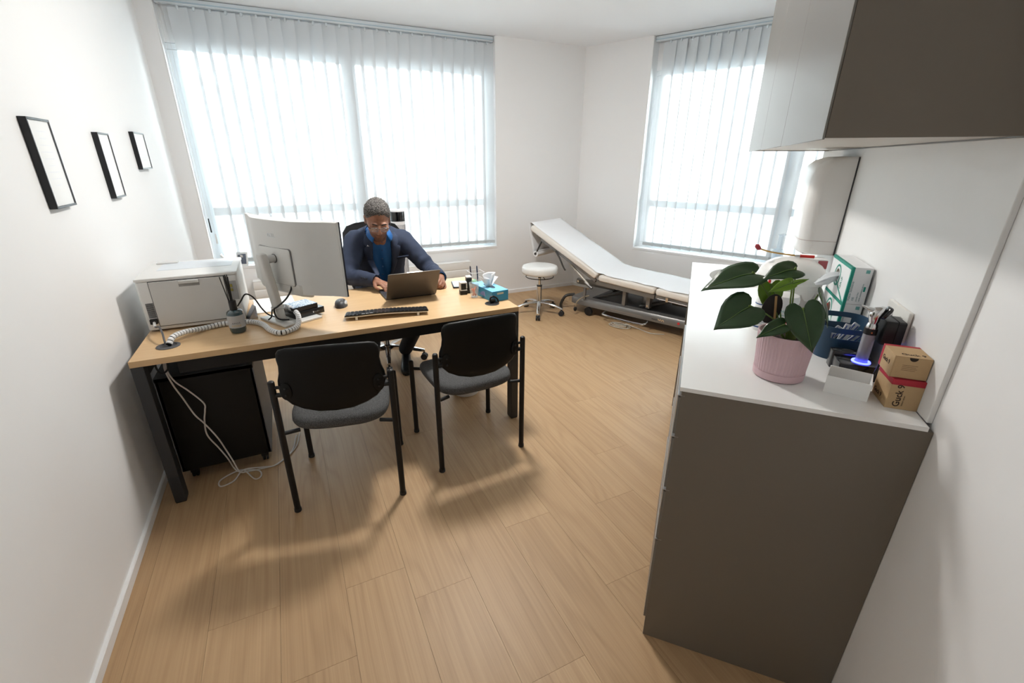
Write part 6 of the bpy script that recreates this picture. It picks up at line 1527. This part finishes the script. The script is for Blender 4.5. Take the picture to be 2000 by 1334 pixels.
# ---- glasses
G = bpy.data.objects.new('glasses', None); COL.objects.link(G); G.parent = PR; G.empty_display_size = 0.03
m_gl = mat('spectacle_lens', (235, 242, 250), 0.03, var=0, alpha=0.16, spec=0.8); m_gf = mat('spectacle_frame', (36, 28, 30), 0.3, metal=0.3); m_gs = mat('spectacle_silver', (196, 196, 200), 0.2, metal=0.9)
for sx in (-1, 1):
    c = (sx * 0.031, -0.101, -0.006); pts = []
    for i in range(28):
        a = 2*PI*i/28; x = 0.0255 * math.copysign(abs(math.cos(a)) ** 0.6, math.cos(a)); z = 0.0150 * math.copysign(abs(math.sin(a)) ** 0.7, math.sin(a))
        pts.append((c[0] + x, c[1] + 0.10 * (x * sx + 0.01) ** 2 * 8 + 0.12 * abs(x) * (1 if x * sx > 0 else 0), c[2] + z))
    MB().add([hl(p) for p in pts] + [hl((p[0], p[1] + 0.0014, p[2])) for p in pts], [tuple(range(28)), tuple(range(28, 56))[::-1]] + [(i, (i+1) % 28, 28 + (i+1) % 28, 28 + i) for i in range(28)]).obj('lens', m_gl, G)
    MB().tube([hl(p) for p in pts] + [hl(pts[0]), hl(pts[1])], 0.0009, 6).obj('rim', m_gs, G, smooth=80)
    MB().tube([hl((sx * 0.0565, -0.097, 0.001)), hl((sx * 0.066, -0.085, 0.004)), hl((sx * 0.0745, -0.045, 0.008)), hl((sx * 0.0785, 0.0, 0.012)), hl((sx * 0.080, 0.025, 0.010))], 0, 8, rad=[0.0024, 0.0026, 0.0024, 0.0022, 0.0018]).obj('temple', m_gf, G, smooth=80)
MB().tube([hl((-0.0065, -0.1015, -0.002)), hl((0, -0.1075, 0.002)), hl((0.0065, -0.1015, -0.002))], 0.0014, 6).obj('bridge', m_gf, G, smooth=80)

# ---- shirt
m_shirt = mat('shirt_blue', (22, 92, 158), 0.6, var=0.10, nscale=18)
b = MB(); torso(b, -0.004, True)
limb(b, [(0.545, 3.168, 1.066), (0.555, 3.205, 1.035)], [0.060, 0.068], 22, 4)
for v_ in range(len(b.v)): b.v[v_] = IV @ b.v[v_]
def post_shirt(me):
    bm = bmesh.new(); bm.from_mesh(me)
    dead = [f for f in bm.faces if (lambda w: w.y < 3.215 and w.z > 0.985 and abs(w.x - 0.556) < 0.010 + (w.z - 0.985) * 0.62)(f.calc_center_median() - IV.translation)]
    bmesh.ops.delete(bm, geom=dead, context='FACES'); bm.to_mesh(me); bm.free()
    for v in me.vertices:
        w = v.co - IV.translation
        if w.y < 3.35 and abs(w.x - 0.56) < 0.10:
            v.co.y += 0.004 * math.sin(w.x * 95 + w.z * 22) * math.exp(-((w.x - 0.56) / 0.07) ** 2)
shirt = organic('shirt', b, 0.007, m_shirt, PR, 4, 0.5, post_shirt)
def flap(name, poly, m, th=0.003):
    n = len(poly); P = [IV @ Vector(p) for p in poly]
    c = sum(P, Vector()) / n; nn_ = (P[1] - P[0]).cross(P[-1] - P[0]).normalized() * th
    return MB().add(P + [p + nn_ for p in P], [tuple(range(n)), tuple(range(n, 2*n))[::-1]] + [(i, (i+1) % n, n + (i+1) % n, n + i) for i in range(n)]).obj(name, m, PR, bevel=0.001)
for sx in (-1, 1):
    cx = 0.550
    # collar: stand around the neck and a turned-down point
    rings = []
    pts_top = []; pts_bot = []
    for i in range(9):
        a = math.radians(-90 + sx * (24 + 96 * i / 8)); f = 1 - i / 8
        cpos = Vector((cx, 3.172, 1.078)); pts_top.append(IV @ (cpos + Vector((0.064 * math.cos(a), 0.066 * math.sin(a), 0.014 - 0.016 * f))))
        pts_bot.append(IV @ (cpos + Vector(((0.074 + 0.014 * f) * math.cos(a) + sx * 0.022 * f * f, (0.078 + 0.004 * f) * math.sin(a) - 0.010 * f, -0.014 - 0.058 * f ** 1.5))))
    vs = pts_top + pts_bot; fs = [(i, i+1, 10+i, 9+i) for i in range(8)]
    co = MB().add(vs, fs).obj('shirt_collar', m_shirt, PR, smooth=60); so = co.modifiers.new('solid', 'SOLIDIFY'); so.thickness = 0.004; so.offset = 0
for k in range(5):
    z = 1.000 - k * 0.060
    MB().sphere((0, 0, 0), (0.0055, 0.002, 0.0055), 12, 8).obj('shirt_button', mat('button_blue', (40, 80, 130), 0.4), PR).location = IV @ Vector((0.560, 3.135 + 0.42 * (1.0 - z) + 0.010 * (k == 0), z))

# ---- jacket
m_jack = mat('jacket_navy', (44, 54, 76), 0.8, var=0.06, nscale=40, bump=0.25, bscale=900)
b = MB(); torso(b, 0.013, True)
for S_, E_, W_ in ((SHR, ELR, WRR), (SHL, ELL, WRL)):
    W2_ = E_.lerp(W_, 0.93)
    limb(b, [S_ + Vector((0.03 if S_.x < 0.56 else -0.03, 0, 0.004)), S_, S_.lerp(E_, 0.5), E_, E_.lerp(W2_, 0.5), W2_], [0.072, 0.073, 0.064, 0.056, 0.051, 0.045], 20, 4)
for v_ in range(len(b.v)): b.v[v_] = IV @ b.v[v_]
def post_jacket(me):
    nrm = [v.normal.copy() for v in me.vertices]; cos_ = []
    for v, nv in zip(me.vertices, nrm):
        w = v.co - IV.translation; c = v.co.copy()
        for E_, S_ in ((ELR, SHR), (ELL, SHL)):
            d = (w - E_).length
            if d < 0.18: c += nv * 0.0045 * math.sin(d * 130 + 4 * w.x) * math.exp(-(d / 0.10) ** 2)
        c += nv * (0.005 * noise.noise(w * 11) + 0.0025 * noise.noise(w * 27)); cos_ += list(c)
    me.vertices.foreach_set('co', cos_); me.update()
    bm = bmesh.new(); bm.from_mesh(me); dead = []
    for f in bm.faces:
        w = f.calc_center_median() - IV.translation
        half = 0.066 if w.z > 0.80 else 0.066 - (0.80 - w.z) * 0.3
        if w.y < 3.34 and f.normal.y < 0.25 and abs(w.x - 0.562) < half and w.z > 0.60 and abs(w.x - 0.56) < 0.14: dead.append(f)
        elif w.z > 1.058 and (Vector((w.x - 0.55, w.y - 3.19)).length < 0.082): dead.append(f)
        elif (w - WRR).length < 0.040 or (w - WRL).length < 0.040: dead.append(f)
    bmesh.ops.delete(bm, geom=list(set(dead)), context='FACES'); bm.to_mesh(me); bm.free()
jk_full = None
jacket = organic('jacket', b, 0.0065, m_jack, PR, 5, 0.5, post_jacket)
so = jacket.modifiers.new('solid', 'SOLIDIFY'); so.thickness = 0.005; so.offset = -1
from mathutils.bvhtree import BVHTree
def front_y(x, z):
    bv = front_y.bv; h = bv.ray_cast(IV @ Vector((x, 2.6, z)), Vector((0, 1, 0)))
    return h[0].y - IV.translation.y if h[0] is not None else 3.2
dg = bpy.context.evaluated_depsgraph_get(); dg.update()
vsj = [v.co for v in jacket.data.vertices]; fsj = [list(p.vertices) for p in jacket.data.polygons]
nJ = len(vsj); vss = [v.co for v in shirt.data.vertices]; fss = [[i + nJ for i in p.vertices] for p in shirt.data.polygons]
front_y.bv = BVHTree.FromPolygons(list(vsj) + list(vss), fsj + fss)
m_lapel = mat('jacket_lapel', (50, 60, 82), 0.8, var=0.05, nscale=40)
for sx in (-1, 1):
    rows = [(1.052, 0.060, 0.100), (1.020, 0.060, 0.112), (0.990, 0.061, 0.118), (0.972, 0.062, 0.100), (0.960, 0.062, 0.124), (0.930, 0.063, 0.122), (0.880, 0.064, 0.108), (0.820, 0.064, 0.092), (0.760, 0.056, 0.072)]
    vs = []; fs = []; q = 5
    for z, a0, a1 in rows:
        for j in range(q):
            x = 0.562 + sx * (a0 + (a1 - a0) * j / (q - 1)); y = min(front_y(x, z), front_y(0.562 + sx * (a0 + 0.02), z) + 0.03)
            vs.append(IV @ Vector((x, y - 0.005 - 0.004 * math.sin(PI * j / (q - 1)), z)))
    for i in range(len(rows) - 1):
        for j in range(q - 1): fs.append((i*q+j, i*q+j+1, (i+1)*q+j+1, (i+1)*q+j))
    lp = MB().add(vs, fs).obj('lapel', m_lapel, PR, smooth=70); so = lp.modifiers.new('solid', 'SOLIDIFY'); so.thickness = 0.004; so.offset = 0
pz = 0.975; px = 0.562 - 0.092
text('lapel_pin', 'AO', 0.014, mat('pin_white', (225, 226, 230), 0.4), PR, frame_m(IV @ Vector((px - 0.008, front_y(px, pz) - 0.012, pz)), (1, 0, 0), (0, 0.25, 1)), 0.0006, bold=0.0004)
pw = [(0.655, 0.868), (0.735, 0.880), (0.735, 0.896), (0.655, 0.884)]
vs = [IV @ Vector((x, front_y(x, z) - 0.004, z)) for x, z in pw]
pk = MB().add(vs, [(0, 1, 2, 3)]).obj('breast_pocket', m_lapel, PR); so = pk.modifiers.new('solid', 'SOLIDIFY'); so.thickness = 0.003; so.offset = 0
for E_, W_ in ((ELR, WRR), (ELL, WRL)):
    d = (W_ - E_).normalized(); a0 = W_ - d * 0.045; a1 = W_ - d * 0.004
    cf = MB().cyl(IV @ a0, IV @ a1, 0.0385, 0.0375, 28, caps=False).obj('shirt_cuff', m_shirt, PR); so = cf.modifiers.new('solid', 'SOLIDIFY'); so.thickness = 0.003; so.offset = -1
for k in range(3):
    d = (WRR - ELR).normalized(); MB().sphere((0, 0, 0), (0.006, 0.003, 0.006), 12, 8).obj('sleeve_button', mat('button_navy', (30, 36, 50), 0.4), PR).location = IV @ (ELR.lerp(WRR, 0.62 + 0.09 * k) + Vector((-0.028, -0.036, 0.018)))

# ---- trousers and shoes
m_trou = mat('trousers_black_navy', (20, 23, 32), 0.85, var=0.06)
b = MB()
rows = [((0.570, 3.47, 0.470), 0.17), ((0.570, 3.45, 0.58), 0.175)]
b.sphere((0.570, 3.455, 0.545), (0.178, 0.130, 0.075), 28, 16)
KNR, KNL = Vector((0.435, 3.02, 0.555)), Vector((0.790, 3.02, 0.560))
ANR, ANL = Vector((0.420, 3.27, 0.115)), Vector((0.700, 3.36, 0.120))
for Hp, K_, A_ in ((Vector((0.490, 3.43, 0.535)), KNR, ANR), (Vector((0.650, 3.43, 0.535)), KNL, ANL)):
    limb(b, [Hp, Hp.lerp(K_, 0.5) + Vector((0, 0, 0.012)), K_, K_.lerp(A_, 0.5), A_], [0.088, 0.082, 0.064, 0.060, 0.055], 20, 5)
for v_ in range(len(b.v)): b.v[v_] = IV @ b.v[v_]
organic('trousers', b, 0.009, m_trou, PR, 4)
m_shoe = mat('shoe_black', (16, 16, 17), 0.35, coat=0.2)
for A_, toe in ((ANR, Vector((0.395, 3.055, 0))), (ANL, Vector((0.640, 3.115, 0)))):
    d = toe - A_; d.z = 0; d.normalize(); s2 = Vector((-d.y, d.x, 0)); c0_ = Vector((A_.x, A_.y, 0)); L = (toe - c0_).length
    b = MB(); rings = []
    for f, w, h in ((-0.30, 0.018, 0.050), (-0.27, 0.030, 0.085), (-0.10, 0.036, 0.110), (0.15, 0.037, 0.090), (0.45, 0.042, 0.065), (0.75, 0.044, 0.050), (0.92, 0.034, 0.040), (1.0, 0.012, 0.028)):
        c = c0_ + d * (L * f); rings.append([IV @ (c + s2 * w * math.copysign(abs(math.cos(2*PI*i/24)) ** 0.7, math.cos(2*PI*i/24)) + Vector((0, 0, 0.013 + (h - 0.013) * (0.5 + 0.5 * math.sin(2*PI*i/24))))) for i in range(24)])
    sho = MB().loft(rings).obj('shoe', m_shoe, PR, smooth=60)
    rings = []
    for z in (0.0005, 0.014):
        rings.append([IV @ (c0_ + d * (L * (0.35 + 0.665 * math.cos(2*PI*i/32))) + s2 * (0.046 * math.sin(2*PI*i/32) * (1 + 0.12 * math.cos(2*PI*i/32))) + Vector((0, 0, z))) for i in range(32)])
    MB().loft(rings).obj('sole', m_blackp, sho)
